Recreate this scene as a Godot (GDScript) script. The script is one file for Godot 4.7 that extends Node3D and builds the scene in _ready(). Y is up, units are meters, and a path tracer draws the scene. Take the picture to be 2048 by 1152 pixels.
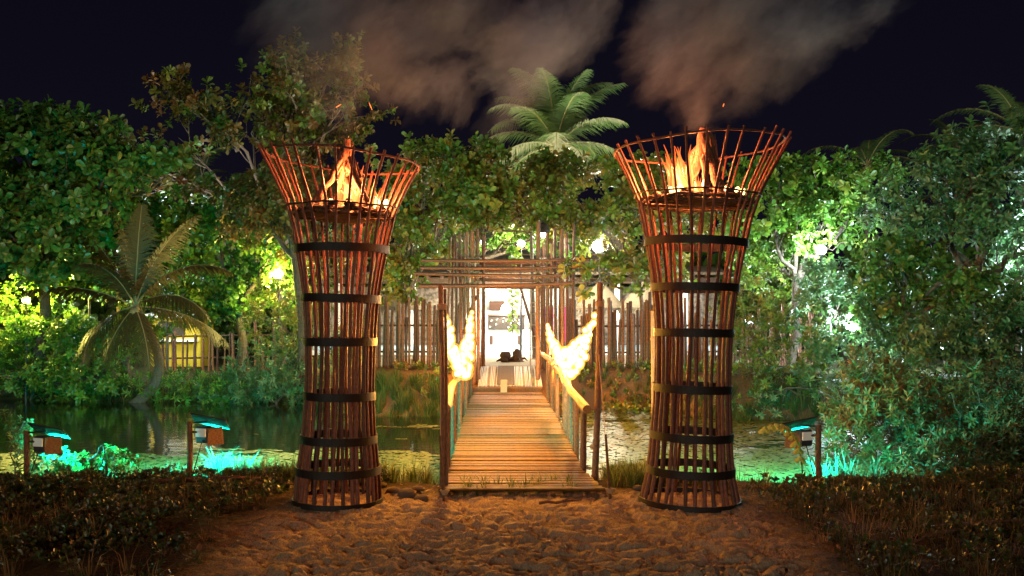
extends Node3D
# Night garden: two bamboo fire towers beside a footbridge over a pond, gate and lit terrace behind.
# x to the right, y up, the view goes towards -z.  «d» below is the distance in front of the viewer, in metres.

var rng := RandomNumberGenerator.new()
var n_soft := FastNoiseLite.new()
var n_cell := FastNoiseLite.new()
var n_fine := FastNoiseLite.new()
var tex := {}
var M := {}
var used := {}
const WATER := -0.15

# ---------------------------------------------------------------- naming
func numbered(called: String) -> String:
	if not used.has(called):
		used[called] = 0
		return called
	used[called] += 1
	return "%s_%03d" % [called, used[called]]

func tag(o: Node, label := "", category := "", group := "", kind := "") -> void:
	if label: o.set_meta("label", label)
	if category: o.set_meta("category", category)
	if group: o.set_meta("group", group)
	if kind: o.set_meta("kind", kind)

func thing(called: String, label: String, category: String, at := Vector3.ZERO, group := "", kind := "") -> Node3D:
	var o := Node3D.new()
	o.name = numbered(called)
	add_child(o)
	o.position = at
	tag(o, label, category, group, kind)
	return o

var counts := {}
func part(called: String, mesh: Mesh, material: Material, parent: Node, xf := Transform3D()) -> MeshInstance3D:
	var o := MeshInstance3D.new()
	if parent == self:
		o.name = numbered(called)
	else:
		var key := str(parent.get_instance_id()) + called
		if counts.has(key):
			counts[key] += 1
			o.name = "%s_%03d" % [called, counts[key]]
		else:
			counts[key] = 0
			o.name = called
	o.mesh = mesh
	o.material_override = material
	o.transform = xf
	o.cast_shadow = GeometryInstance3D.SHADOW_CASTING_SETTING_ON
	parent.add_child(o, true)
	return o

func many(called: String, mesh: Mesh, material: Material, xs: Array, cols: Array, parent: Node) -> MultiMeshInstance3D:
	var mm := MultiMesh.new()
	mm.transform_format = MultiMesh.TRANSFORM_3D
	mm.use_colors = true
	mm.mesh = mesh
	mm.instance_count = xs.size()
	for i in xs.size():
		mm.set_instance_transform(i, xs[i])
		mm.set_instance_color(i, cols[i])
	var o := MultiMeshInstance3D.new()
	o.name = numbered(called) if parent == self else called
	o.multimesh = mm
	o.material_override = material
	o.set_meta("kind", "stuff")
	parent.add_child(o, true)
	return o

# a direction in the view (pixels of the 2048 wide photograph) and a distance give a point in metres
func at(px: float, py: float, d: float) -> Vector3:
	return Vector3((px - 1024.0) * d / 1800.0, 1.7 + (640.0 - py) * d / 1800.0, -d)

func rf(a: float, b: float) -> float:
	return rng.randf_range(a, b)

# ---------------------------------------------------------------- meshes
func new_st() -> SurfaceTool:
	var st := SurfaceTool.new()
	st.begin(Mesh.PRIMITIVE_TRIANGLES)
	return st

func tri(st: SurfaceTool, a: Vector3, b: Vector3, c: Vector3, na: Vector3, nb: Vector3, nc: Vector3) -> void:
	st.set_normal(na); st.add_vertex(a)
	st.set_normal(nb); st.add_vertex(b)
	st.set_normal(nc); st.add_vertex(c)

# flat convex polygon whose outside looks away from «inside»
func poly(st: SurfaceTool, v: Array, inside: Vector3) -> void:
	var n: Vector3 = (v[2] - v[0]).cross(v[1] - v[0]).normalized()
	var mid := Vector3.ZERO
	for p in v: mid += p
	mid /= v.size()
	var w := v.duplicate()
	if n.dot(mid - inside) < 0:
		n = -n
		w.reverse()
	for i in range(1, w.size() - 1):
		tri(st, w[0], w[i], w[i + 1], n, n, n)

# chamfered box
func box(st: SurfaceTool, size: Vector3, xf := Transform3D(), ch := 0.006) -> void:
	var h := size * 0.5
	var c := minf(ch, minf(h.x, minf(h.y, h.z)) * 0.6)
	var mid := xf.origin
	var q := func(x: float, y: float, z: float) -> Vector3: return xf * Vector3(x, y, z)
	var i := h - Vector3(c, c, c)
	for s in [-1.0, 1.0]:
		poly(st, [q.call(s * h.x, -i.y, -i.z), q.call(s * h.x, i.y, -i.z), q.call(s * h.x, i.y, i.z), q.call(s * h.x, -i.y, i.z)], mid)
		poly(st, [q.call(-i.x, s * h.y, -i.z), q.call(i.x, s * h.y, -i.z), q.call(i.x, s * h.y, i.z), q.call(-i.x, s * h.y, i.z)], mid)
		poly(st, [q.call(-i.x, -i.y, s * h.z), q.call(i.x, -i.y, s * h.z), q.call(i.x, i.y, s * h.z), q.call(-i.x, i.y, s * h.z)], mid)
		for t in [-1.0, 1.0]:
			poly(st, [q.call(s * h.x, t * i.y, -i.z), q.call(s * h.x, t * i.y, i.z), q.call(s * i.x, t * h.y, i.z), q.call(s * i.x, t * h.y, -i.z)], mid)
			poly(st, [q.call(s * h.x, -i.y, t * i.z), q.call(s * h.x, i.y, t * i.z), q.call(s * i.x, i.y, t * h.z), q.call(s * i.x, -i.y, t * h.z)], mid)
			poly(st, [q.call(-i.x, s * h.y, t * i.z), q.call(i.x, s * h.y, t * i.z), q.call(i.x, s * i.y, t * h.z), q.call(-i.x, s * i.y, t * h.z)], mid)
			for u in [-1.0, 1.0]:
				poly(st, [q.call(s * h.x, t * i.y, u * i.z), q.call(s * i.x, t * h.y, u * i.z), q.call(s * i.x, t * i.y, u * h.z)], mid)

func box_mesh(size: Vector3, ch := 0.006) -> ArrayMesh:
	var st := new_st()
	box(st, size, Transform3D(), ch)
	return st.commit()

# swept round bar with closed ends
func tube(st: SurfaceTool, pts: Array, radii: Array, sides := 7, squash := 1.0) -> void:
	var n := pts.size()
	var rings := []
	var norms := []
	var t0: Vector3 = (pts[1] - pts[0]).normalized()
	var u := t0.cross(Vector3.FORWARD if absf(t0.z) < 0.9 else Vector3.RIGHT).normalized()
	for i in n:
		var t: Vector3
		if i == 0: t = t0
		elif i == n - 1: t = (pts[i] - pts[i - 1]).normalized()
		else: t = (pts[i + 1] - pts[i - 1]).normalized()
		u = (u - t * u.dot(t)).normalized()
		var v := t.cross(u)
		var r := []
		var nn := []
		for j in sides + 1:
			var a := TAU * j / sides
			var o := u * cos(a) + v * sin(a) * squash
			r.append(pts[i] + o * radii[i])
			nn.append((u * cos(a) + v * sin(a) / squash).normalized())
		rings.append(r)
		norms.append(nn)
	for i in n - 1:
		for j in sides:
			tri(st, rings[i][j], rings[i + 1][j], rings[i + 1][j + 1], norms[i][j], norms[i + 1][j], norms[i + 1][j + 1])
			tri(st, rings[i][j], rings[i + 1][j + 1], rings[i][j + 1], norms[i][j], norms[i + 1][j + 1], norms[i][j + 1])
	for e in [0, n - 1]:
		var inside: Vector3 = pts[1] if e == 0 else pts[n - 2]
		var ring: Array = rings[e].slice(0, sides)
		if radii[e] > 0.002:
			poly(st, ring, inside)

func rod(a: Vector3, b: Vector3, ra: float, rb: float, sides := 7) -> ArrayMesh:
	var st := new_st()
	tube(st, [a, b], [ra, rb], sides)
	return st.commit()

# a bamboo pole: slight bow, swollen nodes
func bamboo(st: SurfaceTool, a: Vector3, b: Vector3, r: float, node_gap := 0.32, bow := 0.0, sides := 8) -> void:
	var l := a.distance_to(b)
	var dir := (b - a) / l
	var side := dir.cross(Vector3(0.3, 0.2, 0.93)).normalized()
	var pts := []
	var rad := []
	var s := 0.0
	var next := rf(0.3, 0.9) * node_gap
	var add := func(p: float, k: float) -> void:
		pts.append(a + dir * p + side * bow * sin(PI * p / l))
		rad.append(r * k * lerpf(1.04, 0.9, p / l))
	add.call(0.0, 1.0)
	while next < l - 0.06:
		add.call(next - 0.018, 1.0)
		add.call(next - 0.004, 1.16)
		add.call(next + 0.006, 1.16)
		add.call(next + 0.02, 0.98)
		s = next
		next += node_gap * rf(0.85, 1.15)
	add.call(l, 1.0)
	tube(st, pts, rad, sides)

# hoop: flat band (w high, t thick) or round ring following radius and height functions
func hoop(rad: float, y: float, w: float, t: float, tilt := 0.0, seg := 40) -> ArrayMesh:
	var st := new_st()
	for i in seg:
		var f := func(k: int, r: float, dy: float) -> Vector3:
			var a := TAU * k / seg
			return Vector3(cos(a) * r, y + dy + tilt * cos(a) * r, sin(a) * r)
		var g := func(k: int) -> Vector3: return Vector3(cos(TAU * k / seg), 0, sin(TAU * k / seg))
		var ro := rad + t
		for s in [0, 1]:
			var r: float = ro if s == 0 else rad
			var a: Vector3 = f.call(i, r, -w / 2); var b: Vector3 = f.call(i + 1, r, -w / 2)
			var c: Vector3 = f.call(i, r, w / 2); var d: Vector3 = f.call(i + 1, r, w / 2)
			var na: Vector3 = g.call(i); var nb: Vector3 = g.call(i + 1)
			if s == 0:
				tri(st, a, b, d, na, nb, nb); tri(st, a, d, c, na, nb, na)
			else:
				tri(st, a, d, b, -na, -nb, -nb); tri(st, a, c, d, -na, -na, -nb)
		for s in [-1.0, 1.0]:
			var inside: Vector3 = f.call(i, (ro + rad) / 2, 0.0)
			poly(st, [f.call(i, rad, s * w / 2), f.call(i + 1, rad, s * w / 2), f.call(i + 1, ro, s * w / 2), f.call(i, ro, s * w / 2)], inside)
	return st.commit()

func ring_bar(rad: float, y: float, r: float, tilt := 0.0, seg := 36) -> ArrayMesh:
	var st := new_st()
	var pts := []
	var rr := []
	for i in seg + 1:
		var a := TAU * i / seg
		pts.append(Vector3(cos(a) * rad, y + tilt * cos(a) * rad + 0.006 * sin(5 * a), sin(a) * rad))
		rr.append(r)
	tube(st, pts, rr, 6)
	return st.commit()

func ball(st: SurfaceTool, c: Vector3, r: Vector3, seg := 8, rows := 5, rough := 0.0) -> void:
	var p := []
	for i in rows + 1:
		var row := []
		for j in seg + 1:
			var e := PI * i / rows - PI / 2
			var a := TAU * (j % seg) / seg
			var d := Vector3(cos(e) * cos(a), sin(e), cos(e) * sin(a))
			var k := 1.0 + rough * n_fine.get_noise_3dv(d * 3.0 + c * 7.0)
			row.append(d * k)
		p.append(row)
	for i in rows:
		for j in seg:
			var q := [p[i][j], p[i + 1][j], p[i + 1][j + 1], p[i][j + 1]]
			var v := []
			var n := []
			for w in q:
				v.append(c + w * r)
				n.append((w / r).normalized())
			if i < rows - 1: tri(st, v[0], v[2], v[1], n[0], n[2], n[1])
			if i > 0: tri(st, v[0], v[3], v[2], n[0], n[3], n[2])

# surface of revolution, list of [radius, height]
func lathe(st: SurfaceTool, prof: Array, seg := 20, c := Vector3.ZERO) -> void:
	for i in prof.size() - 1:
		var r0: float = prof[i][0]; var y0: float = prof[i][1]
		var r1: float = prof[i + 1][0]; var y1: float = prof[i + 1][1]
		for j in seg:
			var a0 := TAU * j / seg
			var a1 := TAU * (j + 1) / seg
			var e0 := Vector3(cos(a0), 0, sin(a0)); var e1 := Vector3(cos(a1), 0, sin(a1))
			var sl := Vector2(y1 - y0, r0 - r1).normalized()
			var m0 := (e0 * sl.x + Vector3.UP * sl.y).normalized(); var m1 := (e1 * sl.x + Vector3.UP * sl.y).normalized()
			var up := Vector3.UP
			tri(st, c + e0 * r0 + up * y0, c + e1 * r1 + up * y1, c + e0 * r1 + up * y1, m0, m1, m0)
			tri(st, c + e0 * r0 + up * y0, c + e1 * r0 + up * y0, c + e1 * r1 + up * y1, m0, m1, m1)

# one leaf: folded blade with an outline from «shape» (0 round paddle, 1 pointed, 2 narrow)
func leaf(st: SurfaceTool, o: Vector3, dir: Vector3, up: Vector3, l: float, w: float, curl: float, shape := 0) -> void:
	var s := dir.cross(up).normalized()
	var n := s.cross(dir).normalized()
	var ks := [[0.0, 0.04], [0.35, 0.34], [0.72, 0.5], [0.93, 0.3], [1.0, 0.0]] if shape == 0 else [[0.0, 0.05], [0.3, 0.46], [0.6, 0.4], [0.85, 0.16], [1.0, 0.0]] if shape == 1 else [[0.0, 0.2], [0.4, 0.5], [0.8, 0.3], [1.0, 0.0]]
	var mid := []
	var lf := []
	var rt := []
	for k in ks:
		var p: Vector3 = o + dir * l * k[0] - n * curl * l * k[0] * k[0]
		mid.append(p)
		lf.append(p - s * w * k[1] + n * w * k[1] * 0.32)
		rt.append(p + s * w * k[1] + n * w * k[1] * 0.32)
	for i in ks.size() - 1:
		var f := (mid[i + 1] - mid[i]) as Vector3
		var nl: Vector3 = (s * 0.3 + n).normalized()
		var nr: Vector3 = (-s * 0.3 + n).normalized()
		nl = (nl - f.normalized() * nl.dot(f.normalized())).normalized()
		nr = (nr - f.normalized() * nr.dot(f.normalized())).normalized()
		tri(st, mid[i], lf[i], mid[i + 1], nl, nl, nl)
		tri(st, mid[i], mid[i + 1], rt[i], nr, nr, nr)
		if i < ks.size() - 2:
			tri(st, lf[i], lf[i + 1], mid[i + 1], nl, nl, nl)
			tri(st, mid[i + 1], rt[i + 1], rt[i], nr, nr, nr)

# a rosette of leaves along a short twig, about 1 m «unit» leaf length 0.5
func sprig(count: int, shape: int, w: float, droop: float, twig := true) -> ArrayMesh:
	var st := new_st()
	for i in count:
		var f := float(i) / count
		var a := i * 2.4 + rf(-0.3, 0.3)
		var e := lerpf(0.1, 1.1, f) + rf(-0.25, 0.25) - droop
		var dir := Vector3(cos(a) * cos(e), sin(e), sin(a) * cos(e))
		leaf(st, Vector3(0, lerpf(0.0, 0.45, f), 0), dir, Vector3.UP + Vector3(rf(-0.4, 0.4), 0, rf(-0.4, 0.4)), rf(0.4, 0.6), w * rf(0.85, 1.15), rf(0.05, 0.35), shape)
	if twig:
		tube(st, [Vector3(0, -0.25, 0), Vector3(0.02, 0.2, 0.01), Vector3(0, 0.48, 0)], [0.022, 0.016, 0.008], 4)
	return st.commit()

func tuft(blades: int, h: float, spread: float, w: float) -> ArrayMesh:
	var st := new_st()
	for i in blades:
		var a := rf(0, TAU)
		var out := Vector3(cos(a), 0, sin(a))
		var lean := rf(0.1, 1.0) * spread
		var l := h * rf(0.5, 1.1)
		var side := out.cross(Vector3.UP) * w
		var o := out * rf(0, 0.06)
		var p1 := o + Vector3.UP * l * 0.5 + out * lean * l * 0.3
		var p2 := o + Vector3.UP * l * (0.95 - 0.3 * lean) + out * lean * l * 0.95
		var n1 := (out * -0.4 + Vector3.UP * 0.6).normalized()
		tri(st, o - side, p1 - side * 0.8, p1 + side * 0.8, n1, n1, n1)
		tri(st, o - side, p1 + side * 0.8, o + side, n1, n1, n1)
		tri(st, p1 - side * 0.8, p2, p1 + side * 0.8, n1, n1, n1)
	return st.commit()

# ---------------------------------------------------------------- materials
func noise_tex(freq: float, ramp := [], kind := FastNoiseLite.TYPE_SIMPLEX_SMOOTH, size := 512, oct := 4) -> NoiseTexture2D:
	var n := FastNoiseLite.new()
	n.noise_type = kind
	n.frequency = freq
	n.fractal_octaves = oct
	n.seed = 7
	var t := NoiseTexture2D.new()
	t.width = size
	t.height = size
	t.seamless = true
	t.generate_mipmaps = false
	t.noise = n
	if ramp:
		var g := Gradient.new()
		g.set_color(0, ramp[0])
		g.set_color(1, ramp[ramp.size() - 1])
		for i in range(1, ramp.size() - 1):
			g.add_point(float(i) / (ramp.size() - 1), ramp[i])
		t.color_ramp = g
	return t

func mat(r: float, g: float, b: float, rough := 0.8, spec := 0.4) -> StandardMaterial3D:
	var m := StandardMaterial3D.new()
	m.albedo_color = Color(r, g, b).linear_to_srgb()
	m.roughness = rough
	m.metallic_specular = spec
	m.cull_mode = BaseMaterial3D.CULL_DISABLED
	return m

func mottle(m: StandardMaterial3D, t: Texture2D, scale: Vector3, bump: Texture2D = null, depth := 0.5, world := false) -> StandardMaterial3D:
	m.albedo_texture = t
	m.uv1_triplanar = true
	m.uv1_world_triplanar = world
	m.uv1_scale = scale
	if bump:
		m.heightmap_enabled = true
		m.heightmap_texture = bump
		m.heightmap_scale = depth
	return m

func glow(r: float, g: float, b: float, e: float) -> StandardMaterial3D:
	var m := mat(0.0, 0.0, 0.0, 0.6, 0.2)
	m.emission_enabled = true
	m.emission = Color(r, g, b).linear_to_srgb()
	m.emission_energy_multiplier = e
	return m

func leafy(rough: float, back: float, spec := 0.5) -> StandardMaterial3D:
	var m := mat(1, 1, 1, rough, spec)
	m.vertex_color_use_as_albedo = true
	m.backlight_enabled = true
	m.backlight = Color(back, back, back).linear_to_srgb()
	return m

func make_materials() -> void:
	var w := Color.WHITE
	tex.mottle = noise_tex(0.02, [Color(0.45, 0.45, 0.45), Color(0.8, 0.78, 0.76), w])
	tex.grain = noise_tex(0.03, [Color(0.3, 0.28, 0.26), Color(0.75, 0.72, 0.7), w, Color(0.85, 0.8, 0.74)])
	tex.bump = noise_tex(0.04, [], FastNoiseLite.TYPE_SIMPLEX_SMOOTH, 512, 5)
	tex.speck = noise_tex(0.12, [Color(0.55, 0.5, 0.48), Color(0.9, 0.88, 0.86), w], FastNoiseLite.TYPE_SIMPLEX, 512, 3)
	var rp := noise_tex(0.012, [], FastNoiseLite.TYPE_SIMPLEX_SMOOTH, 512, 3)
	rp.as_normal_map = true
	rp.bump_strength = 3.0
	tex.ripple = rp
	M.cane = mottle(mat(0.2, 0.068, 0.046, 0.55), tex.grain, Vector3(9, 1.1, 9), tex.bump, 0.3)
	M.cane_b = mottle(mat(0.11, 0.038, 0.027, 0.6), tex.grain, Vector3(7, 0.9, 7), tex.bump, 0.3)
	M.band = mottle(mat(0.02, 0.011, 0.009, 0.55), tex.mottle, Vector3(3, 6, 3), tex.bump, 0.3)
	M.twig = mottle(mat(0.1, 0.055, 0.03, 0.85), tex.mottle, Vector3(6, 6, 6))
	M.char_wood = mottle(mat(0.075, 0.035, 0.022, 0.9), tex.grain, Vector3(5, 2, 5), tex.bump, 1.0)
	M.log_wood = mottle(mat(0.16, 0.065, 0.04, 0.85), tex.grain, Vector3(6, 1.4, 6), tex.bump, 0.8)
	M.stone = mottle(mat(0.14, 0.1, 0.075, 0.9), tex.speck, Vector3(5, 5, 5), tex.bump, 1.0)
	M.ash = mottle(mat(0.05, 0.035, 0.03, 0.95), tex.speck, Vector3(5, 5, 5), tex.bump, 1.0)
	for i in 4:
		var k: float = [1.0, 0.82, 0.66, 1.15][i]
		M["plank%d" % i] = mottle(mat(0.165 * k, 0.082 * k, 0.013 * k, 0.65), tex.grain, Vector3(0.8, 14, 14), tex.bump, 0.4, false)
		M["plank%d" % i].uv1_offset = Vector3(0.37 * i, 0.2 * i, 0)
	M.pale_plank = mottle(mat(0.36, 0.3, 0.24, 0.75), tex.grain, Vector3(8, 8, 0.8))
	M.rail = mottle(mat(0.34, 0.18, 0.055, 0.6), tex.grain, Vector3(5, 5, 0.8), tex.bump, 0.3)
	M.post = mottle(mat(0.17, 0.08, 0.038, 0.75), tex.grain, Vector3(7, 1.0, 7), tex.bump, 0.5)
	M.pole = mottle(mat(0.2, 0.1, 0.055, 0.65), tex.grain, Vector3(8, 0.9, 8), tex.bump, 0.4)
	M.gate_a = mottle(mat(0.22, 0.1, 0.055, 0.6), tex.grain, Vector3(8, 0.8, 8))
	M.gate_b = mottle(mat(0.14, 0.06, 0.036, 0.65), tex.grain, Vector3(8, 0.8, 8))
	M.gate_bar = mottle(mat(0.15, 0.064, 0.038, 0.6), tex.grain, Vector3(0.8, 8, 8))
	M.picket_a = mottle(mat(0.19, 0.085, 0.045, 0.75), tex.grain, Vector3(8, 0.8, 8))
	M.picket_b = mottle(mat(0.11, 0.05, 0.03, 0.8), tex.grain, Vector3(8, 0.8, 8))
	M.white_cane = mottle(mat(0.62, 0.58, 0.56, 0.5), tex.speck, Vector3(4, 4, 1))
	M.mat_grey = mottle(mat(0.17, 0.13, 0.11, 0.9), tex.mottle, Vector3(4, 4, 4), tex.bump, 0.5)
	M.rope = mat(0.32, 0.22, 0.13, 0.9)
	M.cable = mat(0.015, 0.012, 0.01, 0.6)
	M.bark = mottle(mat(0.13, 0.1, 0.075, 0.9), tex.mottle, Vector3(2, 1, 2), tex.bump, 1.5)
	M.bark_pale = mottle(mat(0.26, 0.19, 0.13, 0.9), tex.mottle, Vector3(2, 1, 2), tex.bump, 1.0)
	M.palm_bark = mottle(mat(0.2, 0.17, 0.14, 0.9), tex.mottle, Vector3(1.5, 5, 1.5), tex.bump, 1.5)
	M.rachis = mat(0.26, 0.22, 0.09, 0.6)
	M.rachis_dry = mat(0.22, 0.15, 0.07, 0.6)
	M.frond = mat(0.06, 0.105, 0.03, 0.45); M.frond.backlight_enabled = true; M.frond.backlight = Color(0.3, 0.36, 0.12).linear_to_srgb()
	M.frond_dry = mat(0.05, 0.036, 0.01, 0.6); M.frond_dry.backlight_enabled = true; M.frond_dry.backlight = Color(0.05, 0.04, 0.01).linear_to_srgb()
	M.frond_pale = mat(0.055, 0.1, 0.026, 0.5); M.frond_pale.backlight_enabled = true; M.frond_pale.backlight = Color(0.3, 0.3, 0.2).linear_to_srgb()
	M.leaf = leafy(0.42, 0.5)
	M.leaf_fine = leafy(0.5, 0.4)
	M.grass = leafy(0.6, 0.4, 0.3)
	M.weed = leafy(0.5, 0.0, 0.4)
	M.leaf_green = mat(0.07, 0.13, 0.03, 0.45); M.leaf_green.backlight_enabled = true; M.leaf_green.backlight = Color(0.3, 0.4, 0.12).linear_to_srgb()
	M.leaf_olive = mat(0.09, 0.085, 0.03, 0.5); M.leaf_olive.backlight_enabled = true; M.leaf_olive.backlight = Color(0.3, 0.28, 0.1).linear_to_srgb()
	M.ground = mat(1, 1, 1, 0.95, 0.2)
	M.ground.vertex_color_use_as_albedo = true
	mottle(M.ground, tex.speck, Vector3(0.9, 0.9, 0.9), tex.bump, 1.2, true)
	M.water = mat(0.006, 0.009, 0.006, 0.06, 0.5)
	M.water.normal_enabled = true
	M.water.normal_texture = tex.ripple
	M.water.normal_scale = 0.16
	M.water.uv1_triplanar = true
	M.water.uv1_world_triplanar = true
	M.water.uv1_scale = Vector3(0.22, 0.22, 0.5)
	M.white_wall = mottle(mat(0.8, 0.78, 0.74, 0.8), tex.mottle, Vector3(0.3, 0.3, 0.3), tex.bump, 0.4)
	M.white = mat(0.78, 0.78, 0.76, 0.6)
	M.blue_step = mat(0.5, 0.64, 0.7, 0.5)
	M.beam = mottle(mat(0.13, 0.075, 0.04, 0.7), tex.grain, Vector3(1, 8, 8))
	M.side_wall = mottle(mat(0.34, 0.28, 0.22, 0.85), tex.mottle, Vector3(0.6, 0.6, 0.6))
	M.beige = mottle(mat(0.13, 0.095, 0.06, 0.8), tex.mottle, Vector3(1, 1, 1))
	M.dark = mat(0.03, 0.022, 0.018, 0.7)
	M.brown = mat(0.06, 0.028, 0.018, 0.7)
	M.thatch = mottle(mat(0.2, 0.155, 0.1, 0.95), tex.grain, Vector3(6, 1, 6), tex.bump, 2.0)
	M.yellow = mat(0.34, 0.25, 0.015, 0.6)
	M.pink = mat(0.62, 0.1, 0.2, 0.8)
	M.stump = mottle(mat(0.1, 0.045, 0.025, 0.9), tex.mottle, Vector3(3, 3, 3), tex.bump, 1.5)
	M.metal = mat(0.025, 0.025, 0.028, 0.45, 0.5)
	M.hood = mottle(mat(0.022, 0.02, 0.018, 0.75), tex.grain, Vector3(2, 9, 2))
	M.hood_side = mottle(mat(0.2, 0.1, 0.05, 0.7), tex.grain, Vector3(2, 9, 2))
	M.flame_core = glow(1.0, 0.58, 0.22, 6.5)
	M.flame_mid = glow(1.0, 0.4, 0.08, 2.4)
	M.flame_mid.transparency = BaseMaterial3D.TRANSPARENCY_ALPHA
	M.flame_mid.albedo_color.a = 0.5
	M.flame_edge = glow(1.0, 0.14, 0.025, 1.7)
	M.flame_edge.transparency = BaseMaterial3D.TRANSPARENCY_ALPHA
	M.flame_edge.albedo_color.a = 0.75
	M.ember = glow(1.0, 0.22, 0.05, 2.5)
	M.bulb_glass = glow(1.0, 0.5, 0.05, 4.4)
	M.bulb_glass.transparency = BaseMaterial3D.TRANSPARENCY_ALPHA
	M.bulb_glass.albedo_color.a = 0.1
	M.flame_veil = glow(1.0, 0.18, 0.03, 2.2)
	M.flame_veil.transparency = BaseMaterial3D.TRANSPARENCY_ALPHA
	M.flame_veil.albedo_color.a = 0.3
	M.bulb = glow(1.0, 0.76, 0.4, 4.0)
	M.lamp_white = glow(1.0, 0.98, 0.92, 9.0)
	M.lamp_cool = glow(0.82, 0.93, 1.0, 9.0)
	M.lamp_warm = glow(1.0, 0.84, 0.4, 8.0)
	M.lens_teal = glow(0.1, 1.0, 0.85, 4.0)

# ---------------------------------------------------------------- land
func sstep(a: float, b: float, x: float) -> float:
	var t := clampf((x - a) / (b - a), 0.0, 1.0)
	return t * t * (3.0 - 2.0 * t)

func near_shore(x: float) -> float:
	return 10.15 + 0.25 * sin(x * 1.3) + 0.35 * n_soft.get_noise_2d(x * 3.0, 40.0) + 0.7 * sstep(4.0, 8.0, x)

func far_shore(x: float) -> float:
	var d := lerpf(20.3, 17.3, sstep(-5.2, -2.6, x))
	d = lerpf(d, 18.3, sstep(0.8, 1.9, x))
	d = lerpf(d, 16.7, sstep(2.8, 4.0, x))
	d = lerpf(d, 15.0, sstep(6.8, 8.2, x))
	return d + 0.5 * n_soft.get_noise_2d(x * 2.2, 90.0)

func sand_share(x: float, d: float) -> float:
	var e := 0.35 * n_soft.get_noise_2d(x * 4.0, d * 4.0)
	var s := sstep(-2.35, -1.75, x + e + (8.4 - d) * 0.03) * (1.0 - sstep(1.75, 2.5, x + e - (8.4 - d) * 0.02))
	return s * (1.0 - sstep(8.5, 9.1, d + e))

func ground_y(x: float, d: float) -> float:
	var a := near_shore(x)
	var b := far_shore(x)
	var bank := lerpf(0.3, 0.62, sstep(-7.0, -3.6, x))
	var y := lerpf(0.0, -0.62, sstep(a - 0.75, a + 1.0, d))
	y = lerpf(y, bank, sstep(b - 0.7, b + 1.7, d))
	y += 0.05 * n_soft.get_noise_2d(x * 5.0, d * 5.0) * sstep(9.0, 9.8, d)
	if d > 17.8 and d < 20.6:
		y = minf(y, lerpf(y, 0.2 + 0.255 * (d - 18.75), (1.0 - sstep(0.72, 0.95, absf(x + 0.08))) * sstep(17.8, 18.3, d)))
	var s := sand_share(x, d)
	if d < 11.0 and d > 3.0:
		y += (1.0 - s) * (0.03 + 0.07 * n_soft.get_noise_2d(x * 8.0, d * 8.0)) * (1.0 - sstep(9.0, 10.0, d))
		if s > 0.02:
			var wx := 0.1 * n_fine.get_noise_2d(x * 4.0, d * 4.0 + 50.0)
			var wd := 0.06 * n_fine.get_noise_2d(x * 4.0 + 80.0, d * 4.0)
			var c := n_cell.get_noise_2d((x + wx) * 0.95, (d + wd) * 1.8) + 1.0
			var amp := 0.75 + 0.5 * n_soft.get_noise_2d(x * 7.0 + 30.0, d * 7.0)
			var dent := (0.072 * pow(minf(c / 0.56, 1.0), 1.4) - 0.05) * clampf(amp, 0.5, 1.15)
			dent += 0.022 * n_fine.get_noise_2d(x * 2.2, d * 2.6) + 0.012 * n_fine.get_noise_2d(x * 11.0, d * 16.0)
			y += s * dent
	return y

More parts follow.
